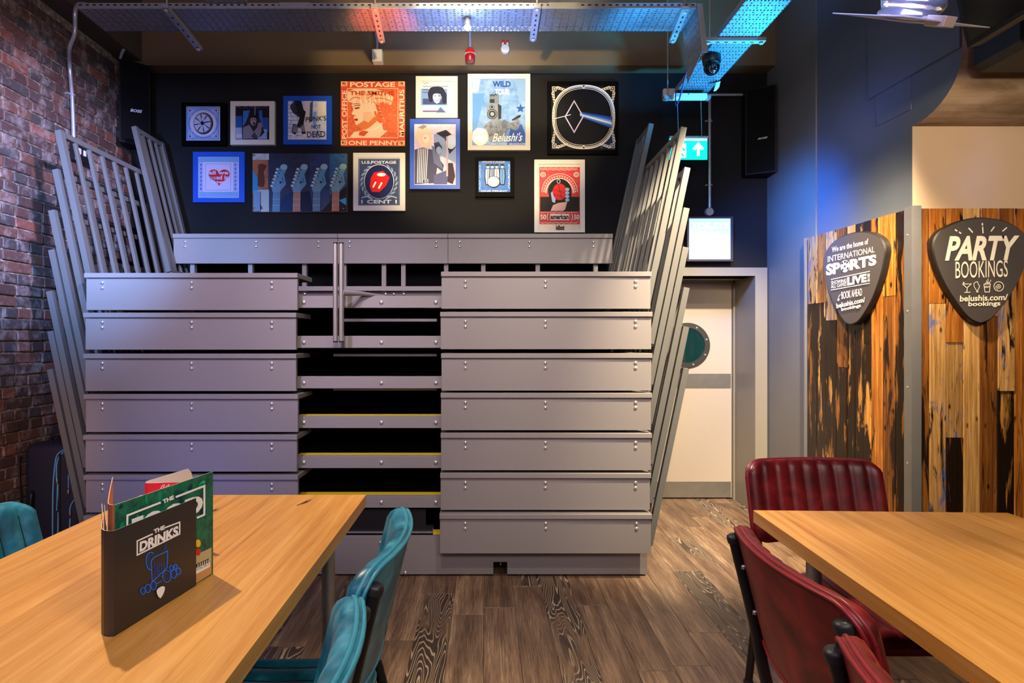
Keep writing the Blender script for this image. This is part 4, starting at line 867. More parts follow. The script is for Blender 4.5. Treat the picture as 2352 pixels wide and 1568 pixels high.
#@@UPPER
# ------------------------------------------------------------------ cable trays under the ceiling
def uvproj(o, au, av):
    me = o.data; uv = me.uv_layers.new(name='UVMap'); au, av = Vector(au), Vector(av)
    for lp in me.loops:
        c = me.vertices[lp.vertex_index].co; uv.data[lp.index].uv = (c.dot(au)+5, c.dot(av)+5)
ZT1 = 3.317; TX0, TX1, TY0, TY1 = -2.40, 1.235, 3.45, 3.704
def holes(m, a, d, n, mat, size, nrm):        # row of little dark slots on a strip, proud by half a millimetre
    a, d, nrm = Vector(a), Vector(d), Vector(nrm).normalized(); t = d.normalized(); s = t.cross(nrm)
    for i in range(n):
        c = a+d*((i+0.5)/n)+nrm*0.0006
        m.add([c-t*size-s*size*.45, c+t*size-s*size*.45, c+t*size+s*size*.45, c-t*size+s*size*.45], [(0, 1, 2, 3)], mat)
SLOT = plain('slot_shadow', srgb('08080a'), 0.9)
TRAYP = plain('galvanised_sheet', srgb('a6a9ae'), 0.4, 0.55, var=0.15, scale=30)
def tray(name, label, x0, x1, y0, y1, z, axis, rods=(), group=None):
    t = thing(name, label, 'cable tray', ((x0+x1)/2, (y0+y1)/2, z))
    o = MB().box((x0, y0, z), (x1, y1, z+0.0016)).build('tray_bed', MATS['tray'], t)
    uvproj(o, (1, 0, 0) if axis == 'x' else (0, 1, 0), (0, 1, 0) if axis == 'x' else (1, 0, 0))
    if axis == 'x':
        for y in (y0, y1-0.0015): 
            m = MB().box((x0, y, z), (x1, y+0.0015, z+0.034)); 
            if y == y0: holes(m, (x0, y, z+0.022), (x1-x0, 0, 0), int((x1-x0)/0.04), 1, 0.009, (0, -1, 0)); m.box((x0, y-0.003, z-0.001), (x1, y, z+0.006))
            m.build('side_flange', [TRAYP, SLOT], t)
    else:
        for x in (x0, x1-0.0015): MB().box((x, y0, z), (x+0.0015, y1, z+0.034)).build('side_flange', TRAYP, t)
    return t
t1 = tray('cable_tray', 'long perforated steel tray running across above the pictures', TX0, TX1, TY0, TY1, ZT1, 'x')
for px in (-1.12, 0.46): MB().box((px-0.09, TY0-0.004, ZT1+0.002), (px+0.09, TY0, ZT1+0.036), 0, 0.001).build('joint_plate', TRAYP, t1)
t2 = tray('cable_tray', 'lower steel tray lit blue, running towards the room with a camera under it', 1.385, 1.63, 2.1, 4.30, 3.183, 'y')
t3 = tray('cable_tray', 'short steel tray lying across the long one near the brick wall', -1.633, -1.40, 2.3, 3.447, 3.345, 'y')
drop = thing('tray_drop', 'upright perforated steel plate linking the long tray to the lower one', 'cable tray', (1.25, 3.58, 3.05))
m = MB(); a = [(1.237, 3.45, ZT1+0.03), (1.237, 3.70, ZT1+0.03), (1.268, 3.70, 2.98), (1.268, 3.45, 3.06)]
m.prism(a, (0.0016, 0, 0)); o = m.build('tray_bed', MATS['tray'], drop); uvproj(o, (0, 0, 1), (0, 1, 0))
MB().prism([(1.239, 3.448, ZT1+0.03), (1.272, 3.448, ZT1+0.03), (1.302, 3.448, 3.06), (1.27, 3.448, 3.06)], (0, 0.0016, 0)).build('side_flange', TRAYP, drop)
def hanger(label, a, b, rod=True, slots=7):
    """slotted channel under a tray from a to b, hung on threaded rods"""
    a, b = Vector(a), Vector(b); t = thing('tray_hanger', label, 'bracket', ((a.x+b.x)/2, (a.y+b.y)/2, min(a.z, b.z)-0.02))
    d = (b-a).normalized(); s = d.cross(Vector((0, 0, 1))); m = MB()
    q = [a-s*0.02, a+s*0.02, a+s*0.02+Vector((0, 0, 0.021)), a-s*0.02+Vector((0, 0, 0.021))]
    q = [p-Vector((0, 0, 0.022)) for p in q]; m.prism(q, b-a); holes(m, a-Vector((0, 0, 0.022)), b-a, slots, 1, 0.011, (0, 0, -1))
    m.build('channel', [TRAYP, SLOT], t)
    for p in ((a+d*0.02, b-d*0.02) if rod is True else (a+d*0.02,)):
        MB().lathe([(0.012, 0), (0.012, 0.008)], p-Vector((0, 0, 0.033)), (0, 0, 1), 6).build('nut', ZINC, t)
    p = a+d*0.03; MB().tube([p-Vector((0, 0, 0.02)), Vector((p.x, p.y, ZC-0.002))], 0.005, 6).build('threaded_rod', ZINC, t)
    return t
hanger('slotted channel under the long tray, nearest the brick wall', (-1.86, 3.40, ZT1), (-1.90, 3.90, ZT1))
hanger('slotted channel under the long tray, above the white junction box', (-0.645, 3.40, ZT1), (-0.672, 3.80, ZT1))
hanger('slotted channel under the long tray, right of the red beacon', (0.298, 3.40, ZT1), (0.302, 3.78, ZT1))
hanger('slotted channel under the right end of the long tray', (1.163, 3.42, ZT1), (1.205, 3.80, ZT1))
hanger('slotted channel crossing under the lower tray, in front of the camera', (1.315, 3.53, 3.183), (1.675, 3.53, 3.183))
hanger('slotted channel at the far end of the lower tray, over the exit sign', (1.30, 4.30, 3.155), (1.64, 4.30, 3.155))
# cables on the trays
CB = plain('teal_cable', srgb('1f8a86'), 0.45)
cb = MB(); cb.tube(bezier([(-0.06, 3.6, ZT1+0.03), (0.02, 3.6, ZT1+0.075), (0.12, 3.6, ZT1+0.07), (0.24, 3.6, ZT1+0.03)]), 0.006, 6)
tag(cb.build('network_cable', CB), 'teal cable arching out of the long tray near the lit lamp', 'cable')
cb = MB(); cb.tube(bezier([(-0.10, 3.52, ZT1+0.02), (-0.05, 3.52, ZT1+0.075), (0.01, 3.54, ZT1+0.06), (0.06, 3.56, ZT1+0.01)]), 0.005, 6)
tag(cb.build('network_cable', BLACKM), 'black cable looped in the long tray beside the teal cable', 'cable')
PUR = plain('purple_cable', srgb('4a2a6a'), 0.45)
cb = MB(); cb.tube(bezier([(1.29, 3.75, 3.12), (1.30, 3.95, 2.99), (1.33, 4.12, 3.02), (1.37, 4.24, 3.17)]), 0.005, 6)
tag(cb.build('data_cable', PUR), 'purple cable sagging from the tray drop to the white driver box', 'cable')
# ceiling dome camera
cm = thing('dome_camera', 'black dome security camera under the blue lit tray', 'camera', (1.43, 3.75, 3.08))
MB().lathe([(0.056, 0.0), (0.058, -0.02), (0.055, -0.045), (0.048, -0.06)], (1.44, 3.75, 3.182), (0, 0, 1), 24).build('base', BLACKM, cm)
MB().lathe([(0.0, 0.05)]+[(0.05*math.sin(a), 0.05*math.cos(a)) for a in [PI*i/10 for i in range(1, 10)]], (1.435, 3.735, 3.105), (0, 0, 1), 24).build('dome', plain('smoked_dome', srgb('09090b'), 0.12), cm)
lens = Vector((-0.15, -0.78, -0.5)).normalized()
m = MB().lathe([(0.028, 0.035), (0.026, 0.052), (0.0, 0.053)], (1.435, 3.735, 3.105), lens, 18)
q = lens.to_track_quat('Z', 'Y')
for i in range(10):
    a = 2*PI*i/10; m.lathe([(0.0028, 0.0525), (0.002, 0.0545)], Vector((1.435, 3.735, 3.105))+q @ Vector((0.021*math.cos(a), 0.021*math.sin(a), 0)), lens, 6, 1)
m.build('lens_ring', [plain('lens_black', srgb('101014'), 0.2), ZINC], cm)
# lit spot lamp shining from the tray
lp = thing('tray_lamp', 'small lit white lamp clipped under the long tray above the red beacon', 'lamp', (-0.11, 3.52, 3.2))
MB().lathe([(0.022, 0), (0.022, 0.05), (0.012, 0.075)], (-0.11, 3.52, 3.243), (0, 0.35, 0.94), 16).build('lamp_body', BRUSH, lp)
gl = plain('lamp_white', (0.75, 0.95, 1.0), 0.5, emit=60.0)
MB().lathe([(0.0, -0.012), (0.014, -0.008), (0.019, 0.0), (0.019, 0.004)], (-0.11, 3.519, 3.241), (0, 0.35, 0.94), 16).build('bulb', gl, lp)
MB().box((-0.113, 3.535, 3.30), (-0.107, 3.55, 3.3165)).build('clip', BRUSH, lp)
pl = bpy.data.lights.new('tray_lamp_light', 'POINT'); pl.energy = 4; pl.color = (0.75, 0.95, 1.0); pl.shadow_soft_size = 0.02
po = bpy.data.objects.new('tray_lamp_light', pl); COL.objects.link(po); po.location = (-0.11, 3.49, 3.19)
# fittings on the brown beam
KBm = 4.555/F
def bx(px): return (px-X0)*KBm
def bz(py): return H-(py-Y0)*KBm
WPL = plain('white_plastic', srgb('d9d3c8'), 0.4)
jb = thing('junction_box', 'square white junction box on the brown beam with a steel pipe into it', 'junction box', (bx(869.5), 4.55, bz(150)))
MB().box((bx(858), 4.485, bz(150)), (bx(881), 4.554, bz(122)), 0, 0.004).build('box', WPL, jb)
MB().box((bx(865), 4.483, bz(141)), (bx(872), 4.4855, bz(136)), 0, 0.001).build('label_plate', plain('white_label', srgb('f2efe8'), 0.5), jb)
MB().tube(bezier([(bx(869), 4.50, bz(122)), (bx(869), 4.50, bz(105)), (bx(865), 4.52, bz(80)), (bx(862), 4.53, bz(45))]), 0.0105, 8).build('pipe', STEEL, jb)
bc = thing('alarm_beacon', 'round red glass alarm beacon on the brown beam, hung on a steel pipe', 'alarm', (bx(1080), 4.55, bz(148)))
REDG = plain('red_beacon_glass', srgb('d01818'), 0.12, coat=0.8); REDB = plain('dark_red_base', srgb('8a1016'), 0.35)
MB().lathe([(0.030, 0), (0.037, 0.01), (0.037, 0.05), (0.032, 0.06)], (bx(1080), 4.51, bz(148)), (0, 0, 1), 20).build('beacon_base', REDB, bc)
MB().lathe([(0.038, 0.058)]+[(0.038*math.cos(a), 0.062+0.045*math.sin(a)) for a in [PI/2*i/7 for i in range(8)]], (bx(1080), 4.51, bz(148)), (0, 0, 1), 20).build('beacon_lens', REDG, bc)
m = MB()
for i in range(20):
    a = 2*PI*i/20; m.lathe([(0.004, 0), (0.002, 0.003)], (bx(1080)+0.0375*math.cos(a), 4.51+0.0375*math.sin(a), bz(148)+0.055), (math.cos(a), math.sin(a), 0), 6)
m.build('stud_ring', WPL, bc)
MB().tube(bezier([(bx(1080), 4.515, bz(115)), (bx(1080), 4.52, bz(100)), (bx(1079), 4.53, bz(75)), (bx(1076), 4.53, bz(45))]), 0.0105, 8).build('pipe', STEEL, bc)
MB().box((bx(1080)-0.02, 4.54, bz(146)), (bx(1080)+0.02, 4.554, bz(120))).build('back_plate', REDB, bc)
rc = thing('conduit_box', 'round grey conduit box with two red plugs on the brown beam, right of the beacon', 'junction box', (bx(1160), 4.55, bz(126)))
MB().lathe([(0.034, 0), (0.034, 0.028), (0.030, 0.032)], (bx(1160), 4.554, bz(116)), (0, -1, 0), 22).build('box', plain('grey_plastic', srgb('b9b4a6'), 0.45), rc)
for dx in (-5, 5):
    MB().tube([(bx(1160+dx), 4.54, bz(112)), (bx(1160+dx), 4.54, bz(101))], 0.011, 10).build('spout', plain('grey_plastic', srgb('b9b4a6')), rc)
    MB().lathe([(0.012, 0), (0.014, 0.006), (0.010, 0.018), (0.003, 0.021)], (bx(1160+dx), 4.54, bz(101.5)), (0, 0, 1), 12).build('plug', plain('red_plug', srgb('d21a1e'), 0.4), rc)
# conduits
def saddle(m, c, ax): m.lathe([(0.02, -0.004), (0.02, 0.004)], c, ax, 12, 1)
lc = thing('conduit', 'silver steel conduit bending down the brick wall to a switch box', 'conduit', (XL+0.03, 4.0, 2.7))
pth = bezier([P(214, 16, 3.6), P(185, 8, 3.72), P(173, 25, 3.78), P(172, 75, 3.8), P(160, 110, 3.84), (XL+0.03, 3.96, P(150, 150, 3.96).z), (XL+0.03, 3.985, P(150, 225, 3.985).z), (XL+0.03, 4.0, P(154, 318, 4.0).z)], 6)
MB().tube(pth, 0.0125, 10).build('pipe', STEEL, lc)
MB().lathe([(0.02, -0.005), (0.02, 0.005)], (XL+0.03, 3.985, P(150, 218, 3.985).z), (0, 0, 1), 12).box((XL, 3.95, P(150, 220, 3.985).z), (XL+0.03, 4.02, P(150, 216, 3.985).z)).build('saddle', STEEL, lc)
z0 = P(160, 368, 4.0).z; z1 = P(160, 328, 4.0).z
sb = thing('switch_box', 'black switch box with white rockers on the brick wall behind the rails', 'switch', (XL+0.03, 4.06, z0))
MB().box((XL+0.001, 3.99, z0), (XL+0.05, 4.16, z1), 0, 0.004).build('box', BLACKM, sb)
for i in range(3): MB().box((XL+0.05, 4.015+0.05*i, z0+0.05), (XL+0.056, 4.04+0.05*i, z0+0.09), 0, 0.002).build('rocker', WPL, sb)
s2 = MB().tube(bezier([P(262, 82, 4.3), P(278, 92, 4.34), P(286, 106, 4.36), P(280, 122, 4.38), P(276, 134, 4.40)]), 0.011, 8)
tag(s2.build('conduit', STEEL), 'short bent silver pipe above the left loudspeaker', 'conduit')
xc = (1630-X0)*4.66/F
rcn = thing('conduit', 'straight silver conduit down the charcoal wall to a round box above the lightbox', 'conduit', (xc, 4.66, 2.36))
m = MB().tube([(xc, 4.662, P(0, 226, 4.66).z), (xc, 4.662, P(0, 477, 4.66).z)], 0.0115, 10); m.build('pipe', STEEL, rcn)
for py in (276, 424):
    MB().lathe([(0.017, -0.004), (0.017, 0.004)], (xc, 4.662, P(0, py, 4.66).z), (0, 0, 1), 12).box((xc-0.028, 4.675, P(0, py, 4.66).z-0.004), (xc+0.028, 4.689, P(0, py, 4.66).z+0.004)).build('saddle', STEEL, rcn)
MB().lathe([(0.034, 0), (0.034, 0.03), (0.03, 0.034)], (xc, 4.689, P(0, 486, 4.66).z), (0, -1, 0), 22).build('round_box', plain('painted_conduit_box', srgb('9b948c'), 0.4, 0.4), rcn)
m = MB().tube([(xc-0.02, 4.665, P(0, 217, 4.66).z), ((1716-X0)*4.66/F, 4.665, P(0, 217, 4.66).z)], 0.0105, 8)
tag(m.build('conduit', STEEL), 'short level silver conduit leading to the right loudspeaker', 'conduit')
# emergency driver boxes at the end of the lower tray
eb = thing('lamp_driver', 'long white emergency lamp driver box on the end of the lower tray', 'driver box', (1.5, 4.3, 3.14))
e0, e1 = P(1547, 226, 4.23), P(1625, 213, 4.23)
MB().box((e0.x, 4.23, e0.z), (e1.x, 4.272, e1.z), 0, 0.004).build('box', WPL, eb)
A = Art((0, 4.23, 0), (0, -1, 0)); 
for k in range(4): A.line([(1553, 216+1.6*k), (1566-k, 216+1.6*k)], 0.7, '7a6a62')
A.rect(1580, 215, 1583, 217, '3a3030'); A.build('label_print', eb)
e0, e1 = P(1524, 228, 4.33), P(1554, 203, 4.33)
tag(MB().box((e0.x, 4.325, e0.z), (e1.x, 4.36, e1.z), 0, 0.004).build('lamp_driver', WPL), 'square white box behind the driver at the far end of the lower tray', 'driver box')
g = MB(); g.prism([P(1640, 208, 4.1), P(1645, 190, 4.1), P(1655, 186, 4.1), P(1652, 200, 4.1), P(1646, 207, 4.1)], (0.0, 0.012, 0))
tag(g.build('cable_tag', WPL), 'small white tag hanging at the right edge of the lower tray', 'tag')
# exit sign and toilet lightbox
EX = 4.27
ex = thing('exit_sign', 'lit green hanging exit sign with white arrow and running figure', 'sign', (1.49, EX, P(0, 367, EX).z))
a0, a1 = P(1538, 366, EX), P(1625, 318, EX)
def emis(name, c, s, rough=0.4): return plain(name, c if not isinstance(c, str) else srgb(c), rough, emit=s)
MB().box((a0.x, EX, a0.z), (a1.x, EX+0.012, a1.z), 0, 0.001).build('panel', emis('exit_green', (0.0, 0.42, 0.34), 2.2), ex)
MB().box((a0.x-0.004, EX-0.012, a1.z), (a1.x+0.004, EX+0.024, a1.z+0.016), 0, 0.002).build('housing', BRUSH, ex)
A = Art((0, EX-0.0005, 0), (0, -1, 0)); EW = emis('exit_white', (0.75, 1.0, 0.95), 3.2)
A.rect(1539, 319, 1624, 323, emis('exit_glow', (0.5, 1.0, 0.95), 4.0))
A.poly([(1604, 326), (1617, 341), (1612, 345), (1607, 340), (1607, 358), (1601, 358), (1601, 340), (1596, 345), (1591, 341)], EW)
A.rect(1552, 330, 1576, 362, EW); A.oval(1566, 334, 3.2, 3.2, emis('exit_green', (0.0, 0.42, 0.34), 2.2)); A.poly([(1560, 339), (1570, 339), (1575, 346), (1571, 348), (1568, 344), (1566, 350), (1572, 358), (1569, 361), (1562, 352), (1557, 358), (1552, 357), (1559, 348), (1560, 344), (1555, 347), (1553, 344)], emis('exit_green', (0, 0, 0), 1))
A.build('print', ex)
for px in (1558, 1612): MB().tube([P(px, 318, EX), (P(px, 318, EX).x, EX+0.02, 3.135)], 0.0016, 5).build('wire', ZINC, ex)
tl = thing('toilet_lightbox', 'glowing blue white toilet lightbox in a dark frame above the door', 'sign', (1.75, YW, P(0, 600, 4.63).z))
a0, a1 = P(1578, 600, 4.63), P(1684.5, 497, 4.63); i0, i1 = P(1583, 595, 4.63), P(1679, 501, 4.63)
m = MB()
for lo, hi in (((a0.x, a0.z), (a1.x, i0.z)), ((a0.x, i1.z), (a1.x, a1.z)), ((a0.x, i0.z), (i0.x, i1.z)), ((i1.x, i0.z), (a1.x, i1.z))): m.box((lo[0], 4.63, lo[1]), (hi[0], YW-0.002, hi[1]), 0, 0.002)
m.build('frame', plain('lightbox_frame', srgb('3a3038'), 0.4), tl)
MB().box((i0.x, 4.642, i0.z), (i1.x, YW-0.004, i1.z)).build('lit_panel', emis('lightbox_glow', (0.52, 0.72, 1.0), 1.0), tl)
A = Art((0, 4.642, 0), (0, -1, 0)); TW = emis('lightbox_white', (0.85, 0.95, 1.0), 2.2)
A.tbox('TOILETS', 1588, 511, 1674, 525, TW, bold=0.03)
for px, sk in ((1613, 0), (1648, 1)):
    A.oval(px, 537, 5, 5, TW, 14); A.poly([(px-7, 544), (px+7, 544), (px+(12 if sk else 9), 568), (px+4, 570), (px+4, 588), (px-4, 588), (px-4, 570), (px-(12 if sk else 9), 568)], TW)
A.build('print', tl)
# loudspeakers
SPK = plain('black_speaker_cloth', srgb('0c0c0e'), 0.8, var=0.2, scale=300, spec=0.1); SPB = plain('black_speaker_case', srgb('0e0e10'), 0.6, spec=0.2)
def speaker(label, pts, z0, z1, logo):
    """plan outline pts (x, y), first two points span the front face"""
    t = thing('loudspeaker', label, 'loudspeaker', (sum(p[0] for p in pts)/len(pts), sum(p[1] for p in pts)/len(pts), z0))
    MB().prism([(x, y, z0) for x, y in pts], (0, 0, z1-z0)).build('cabinet', SPB, t)
    a, b = Vector((*pts[0], 0)), Vector((*pts[1], 0)); d = (b-a).normalized(); n = Vector((d.y, -d.x, 0))
    m = MB(); e = 0.012
    m.prism([a+d*e+Vector((0, 0, z0+e)), b-d*e+Vector((0, 0, z0+e)), b-d*e+Vector((0, 0, z1-e)), a+d*e+Vector((0, 0, z1-e))], n*0.006); m.build('grille', SPK, t)
    A = Art(a+n*0.0062, n); A.text(logo[0], *logo[1:], 'c9c6cc', shear=0.3, bold=0.04); A.build('logo', t); return t
speaker('black loudspeaker high in the corner by the brick wall', [(-2.745, 4.40), (-2.60, 4.553), (-2.66, 4.60), (-2.80, 4.53)], 2.86, 3.49, ('BOSE', (299, 249), (327, 253), (299, 256)))
speaker('black loudspeaker high on the right of the charcoal wall, by the pillar', [(2.03, 4.60), (2.225, 4.50), (2.235, 4.66), (2.04, 4.685)], 2.66, 3.33, ('BOSE', (1741, 317), (1764, 313), (1740, 321)))
# television and box on the pillar
tv = thing('television', 'black television tilted down at the top right corner', 'television', (2.1, 2.0, 2.65))
ty0, ty1 = 1.35, 2.60; th = math.radians(13)
dz = Vector((-math.sin(th), 0, math.cos(th))); dn = Vector((math.cos(th), 0, math.sin(th))); b0 = Vector((2.13, 0, 2.665))
def tvq(u0, u1, v0, v1, n0, n1, mb, mat=0):
    pts = [b0+dz*v+Vector((0, u, 0))+dn*n0 for u, v in ((u0, v0), (u1, v0), (u1, v1), (u0, v1))]; mb.prism(pts, dn*(n1-n0), mat)
m = MB(); tvq(ty0, ty1, 0, 0.72, 0.0, 0.06, m); m.build('case', plain('glossy_black_plastic', srgb('060506'), 0.3, spec=0.3), tv)
m = MB(); tvq(ty0+0.02, ty1-0.02, 0.02, 0.70, -0.002, 0.0, m); m.build('screen', plain('dark_screen', srgb('030303'), 0.15, spec=0.3), tv)
m = MB(); tvq(1.7, 2.2, 0.2, 0.5, 0.06, 0.1, m); m.tube([(2.2, 1.95, 3.05), (2.2, 1.95, ZC-0.001)], 0.025, 10); m.build('bracket', BLACKM, tv)
m = MB(); m.box((2.345, 2.55, 2.66), (2.75, 2.855, 3.2), 0, 0.03)
tag(m.build('wall_speaker', plain('black_wall_speaker', srgb('17171b'), 0.5)), 'black box on the pillar behind the television, at the right edge', 'loudspeaker')
# chrome spotlight with a gel frame
cl = thing('stage_spotlight', 'polished chrome stage spotlight with a square white gel frame, at the top right', 'spotlight', (1.44, 2.0, 2.44))
c = Vector((1.435, 2.0, 2.47)); ax = Vector((0.10, -0.50, 0.88)).normalized()
MB().lathe([(0.094, 0.0), (0.096, 0.012), (0.088, 0.02), (0.094, 0.032), (0.099, 0.045), (0.094, 0.058), (0.082, 0.066), (0.084, 0.10), (0.080, 0.30), (0.05, 0.36)], c, ax, 36).build('can', CHROME, cl)
q = ax.to_track_quat('Z', 'Y'); m = MB()
ra, rb = 0.165, 0.088
OU = [(ra, -ra), (ra, ra), (-ra, ra), (-ra, -ra)]
N = 40; va = []; vb = []
for i in range(N):
    t_ = 2*PI*i/N+PI/4; x, y = math.cos(t_), math.sin(t_); k = max(abs(x), abs(y)); va.append((x/k*ra, y/k*ra)); vb.append((x*rb, y*rb))
for zz0, zz1 in ((-0.006, -0.003),):
    V = [c+q @ Vector((x, y, zz)) for zz in (zz0, zz1) for x, y in va+vb]; 
    for i in range(N):
        j = (i+1) % N; m.add(V, [(i, N+i, N+j, j)]) if False else None
    fs = []
    for i in range(N):
        j = (i+1) % N; fs += [(i, N+i, N+j, j), (2*N+i, 2*N+j, 3*N+j, 3*N+i), (i, j, 2*N+j, 2*N+i), (N+i, 3*N+i, 3*N+j, N+j)]
    m.add(V, fs)
m.build('gel_frame', plain('white_metal_frame', srgb('d8d4cc'), 0.3, 0.4), cl)
m = MB(); m.box((-0.022, -0.175, -0.02), (0.022, -0.10, 0.012), 0, 0.002, Matrix.Translation(c) @ q.to_matrix().to_4x4()); m.build('frame_clip', plain('tan_metal_clip', srgb('cdb59c'), 0.35, 0.3), cl)
m = MB(); m.lathe([(0.012, 0.0), (0.012, 0.004)], c+q @ Vector((0.16, 0, 0)), (0, 0, 1), 8); m.build('frame_knob', ZINC, cl)
m = MB(); m.tube([c+q @ Vector((0.1, 0, 0.18)), c+q @ Vector((0.12, 0, 0.42)), c+q @ Vector((-0.12, 0, 0.42)), c+q @ Vector((-0.1, 0, 0.18))], 0.008, 8); m.tube([c+q @ Vector((0, 0, 0.42)), Vector((c.x+0.05, c.y+0.05, ZC-0.001))], 0.012, 8); m.build('yoke', BLACKM, cl)
# plectrum shaped signs on the cladding
PK = plain('charcoal_sign_board', srgb('454042'), 0.55, var=0.05, scale=90); PKE = plain('black_sign_edge', srgb('151314'), 0.5); SW = 'ece6da'
def pick_sign(name, label, p0, n, outline, thick):
    A = Art(p0, n); A.gap = 0.0003; pts = [A.at(*p) for p in bezier([(x, y, 0) for x, y in outline+outline[:1]], 5)[:-1]] if False else None
    pl_ = [(p.x, p.y) for p in bezier([(x, y, 0) for x, y in outline+[outline[0]]], 5)[:-1]]
    base = Art(p0, n); base.gap = 0
    pts = [base.at(*p) for p in pl_]
    cen = sum(pts, Vector())/len(pts); t = thing(name, label, 'sign', (cen.x, cen.y, min(p.z for p in pts)))
    nn = Vector(n).normalized(); e = nn*-0.006; m = MB(); inn = [cen+(p-cen)*0.975 for p in pts]; k = len(pts); out = [p+e for p in pts]; bk = [p-nn*thick for p in pts]
    a = Vector((0, 0, 0))
    for i in range(k): a += (inn[i]-cen).cross(inn[(i+1) % k]-cen)
    fw = a.dot(nn) > 0; fr_ = list(range(k)); 
    def o_(f): return f if fw else tuple(reversed(f))
    m.add(inn, [o_(tuple(fr_))], 0); m.add(inn+out, [o_((k+i, k+(i+1) % k, (i+1) % k, i)) for i in range(k)], 1, True)
    m.add(out+bk, [o_((k+i, k+(i+1) % k, (i+1) % k, i)) for i in range(k)], 1, True); m.add(bk, [o_(tuple(reversed(fr_)))], 1)
    m.build('board', [PK, PKE], t)
    return t, A
C4 = lambda x, y: (2120+x/5.6, 480+y/5.6)
o4 = [C4(*p) for p in [(740, 1478), (640, 1440), (540, 1350), (420, 1190), (300, 1000), (205, 800), (145, 610), (127, 480), (150, 370), (230, 270), (380, 185), (540, 130), (720, 105), (900, 118), (1060, 150), (1210, 225), (1330, 330), (1370, 420), (1365, 560), (1310, 760), (1220, 960), (1100, 1160), (980, 1310), (860, 1430)]]
t, A = pick_sign('plectrum_sign', 'dark plectrum shaped sign lettered PARTY BOOKINGS on the honey planks', (0, 3.105, 0), (0, -1, 0), o4, 0.04)
A.tf = C4
for pts in ([(410, 264), (440, 284)], [(462, 294), (488, 314)], [(584, 244), (638, 302)], [(760, 180), (762, 212)], [(764, 228), (768, 312)], [(914, 228), (870, 288)], [(1074, 238), (1016, 288)]): A.line(pts, 16, SW)
A.text('PARTY', (292, 348), (1236, 340), (278, 664), SW, shear=0.22, bold=0.035, space=0.95)
A.text('BOOKINGS', (412, 676), (1084, 656), (412, 892), SW, bold=0.0)
A.text('belushis.com/', (470, 1112), (1086, 1092), (466, 1190), SW, bold=0.025); A.text('bookings', (578, 1190), (990, 1180), (574, 1268), SW, bold=0.025)
A.line([(500, 965), (614, 962), (562, 1010), (556, 1070)], 9, SW); A.line([(500, 965), (552, 1010)], 9, SW); A.line([(524, 1072), (600, 1070)], 9, SW); A.oval(514, 948, 10, 10, SW, 12)
A.line(bezier([(680, 1050, 0), (650, 1000, 0), (648, 955, 0), (690, 935, 0), (700, 970, 0), (716, 985, 0), (712, 1010, 0), (692, 1050, 0)], 4), 8, SW); A.line([(686, 1044), (686, 1064)], 12, SW); A.oval(678, 1066, 8, 6, SW, 10); A.oval(696, 1066, 8, 6, SW, 10)
A.line([(770, 968), (852, 964), (842, 1066), (784, 1068)], 9, SW, True); A.line([(776, 996), (848, 992)], 7, SW); A.line([(778, 1010), (846, 1006)], 7, SW); A.ring(812, 968, 30, 22, 7, SW, 14, True, 180, 360); A.line([(822, 894), (818, 960)], 7, SW); A.line([(858, 912), (832, 960)], 7, SW); A.line([(798, 918), (810, 958)], 7, SW)
A.ring(956, 996, 62, 60, 9, SW, 28); A.ring(956, 996, 26, 25, 7, SW, 18); A.ring(956, 996, 10, 10, 6, SW, 12); A.ring(956, 996, 42, 41, 5, SW, 12, True, 100, 190)
A.build('lettering', t)
C5 = lambda x, y: (1870+x/6.03, 510+y/6.03)
o5 = [C5(*p) for p in [(510, 1425), (450, 1410), (390, 1350), (310, 1220), (230, 1050), (165, 860), (130, 690), (118, 560), (140, 440), (220, 310), (340, 215), (480, 155), (620, 130), (740, 135), (840, 165), (920, 220), (965, 290), (985, 390), (965, 530), (930, 700), (870, 890), (790, 1090), (690, 1270), (600, 1385)]]
pp = Vector((pier_x(3.6), 3.6, 0))+pn*0.062
t, A = pick_sign('plectrum_sign', 'dark plectrum shaped sign lettered INTERNATIONAL SPORTS on the charred planks', pp, pn, o5, 0.036)
A.tf = C5
A.text('We are the home of', (246, 344), (750, 226), (252, 418), SW, shear=0.15, bold=0.012); A.text('INTERNATIONAL', (190, 474), (838, 334), (190, 556), SW, bold=0.0)
A.text('SP', (168, 586), (362, 548), (168, 744), SW, bold=0.05); A.text('RTS', (494, 520), (866, 440), (494, 672), SW, bold=0.05)
A.oval(430, 610, 60, 86, SW, 26, True, 0, 360, 8); A.oval(430, 610, 52, 76, '2a2830', 26, True, 0, 360, 8); A.oval(430, 610, 50, 73, SW, 26, True, 0, 360, 8)
for x, y in ((430, 612), (396, 570), (462, 556), (470, 640), (402, 660), (436, 545)): A.oval(x, y, 13, 18, '2a2830', 6, True, 0, 360, 30)
A.line([(242, 794), (782, 680)], 10, SW); A.line([(242, 940), (782, 844)], 10, SW)
A.text('SHOWING', (246, 816), (458, 780), (246, 866), SW, bold=0.0); A.text('ALL GAMES', (244, 870), (458, 832), (244, 918), SW, bold=0.0); A.text('LIVE', (470, 764), (740, 712), (470, 880), SW, bold=0.05)
A.text('IN HD', (752, 822), (752, 712), (784, 818), SW, bold=0.03)
A.text('BOOK AHEAD', (390, 966), (676, 914), (394, 1068), SW, bold=0.0); A.line(bezier([(384, 1000, 0), (358, 1024, 0), (350, 1074, 0)], 5), 7, SW); A.poly([(332, 1068), (370, 1064), (352, 1098)], SW)
A.text('belushis.com/', (322, 1126), (718, 1036), (326, 1194), SW, bold=0.025); A.text('bookings', (388, 1186), (660, 1126), (394, 1244), SW, bold=0.025)
A.build('lettering', t)
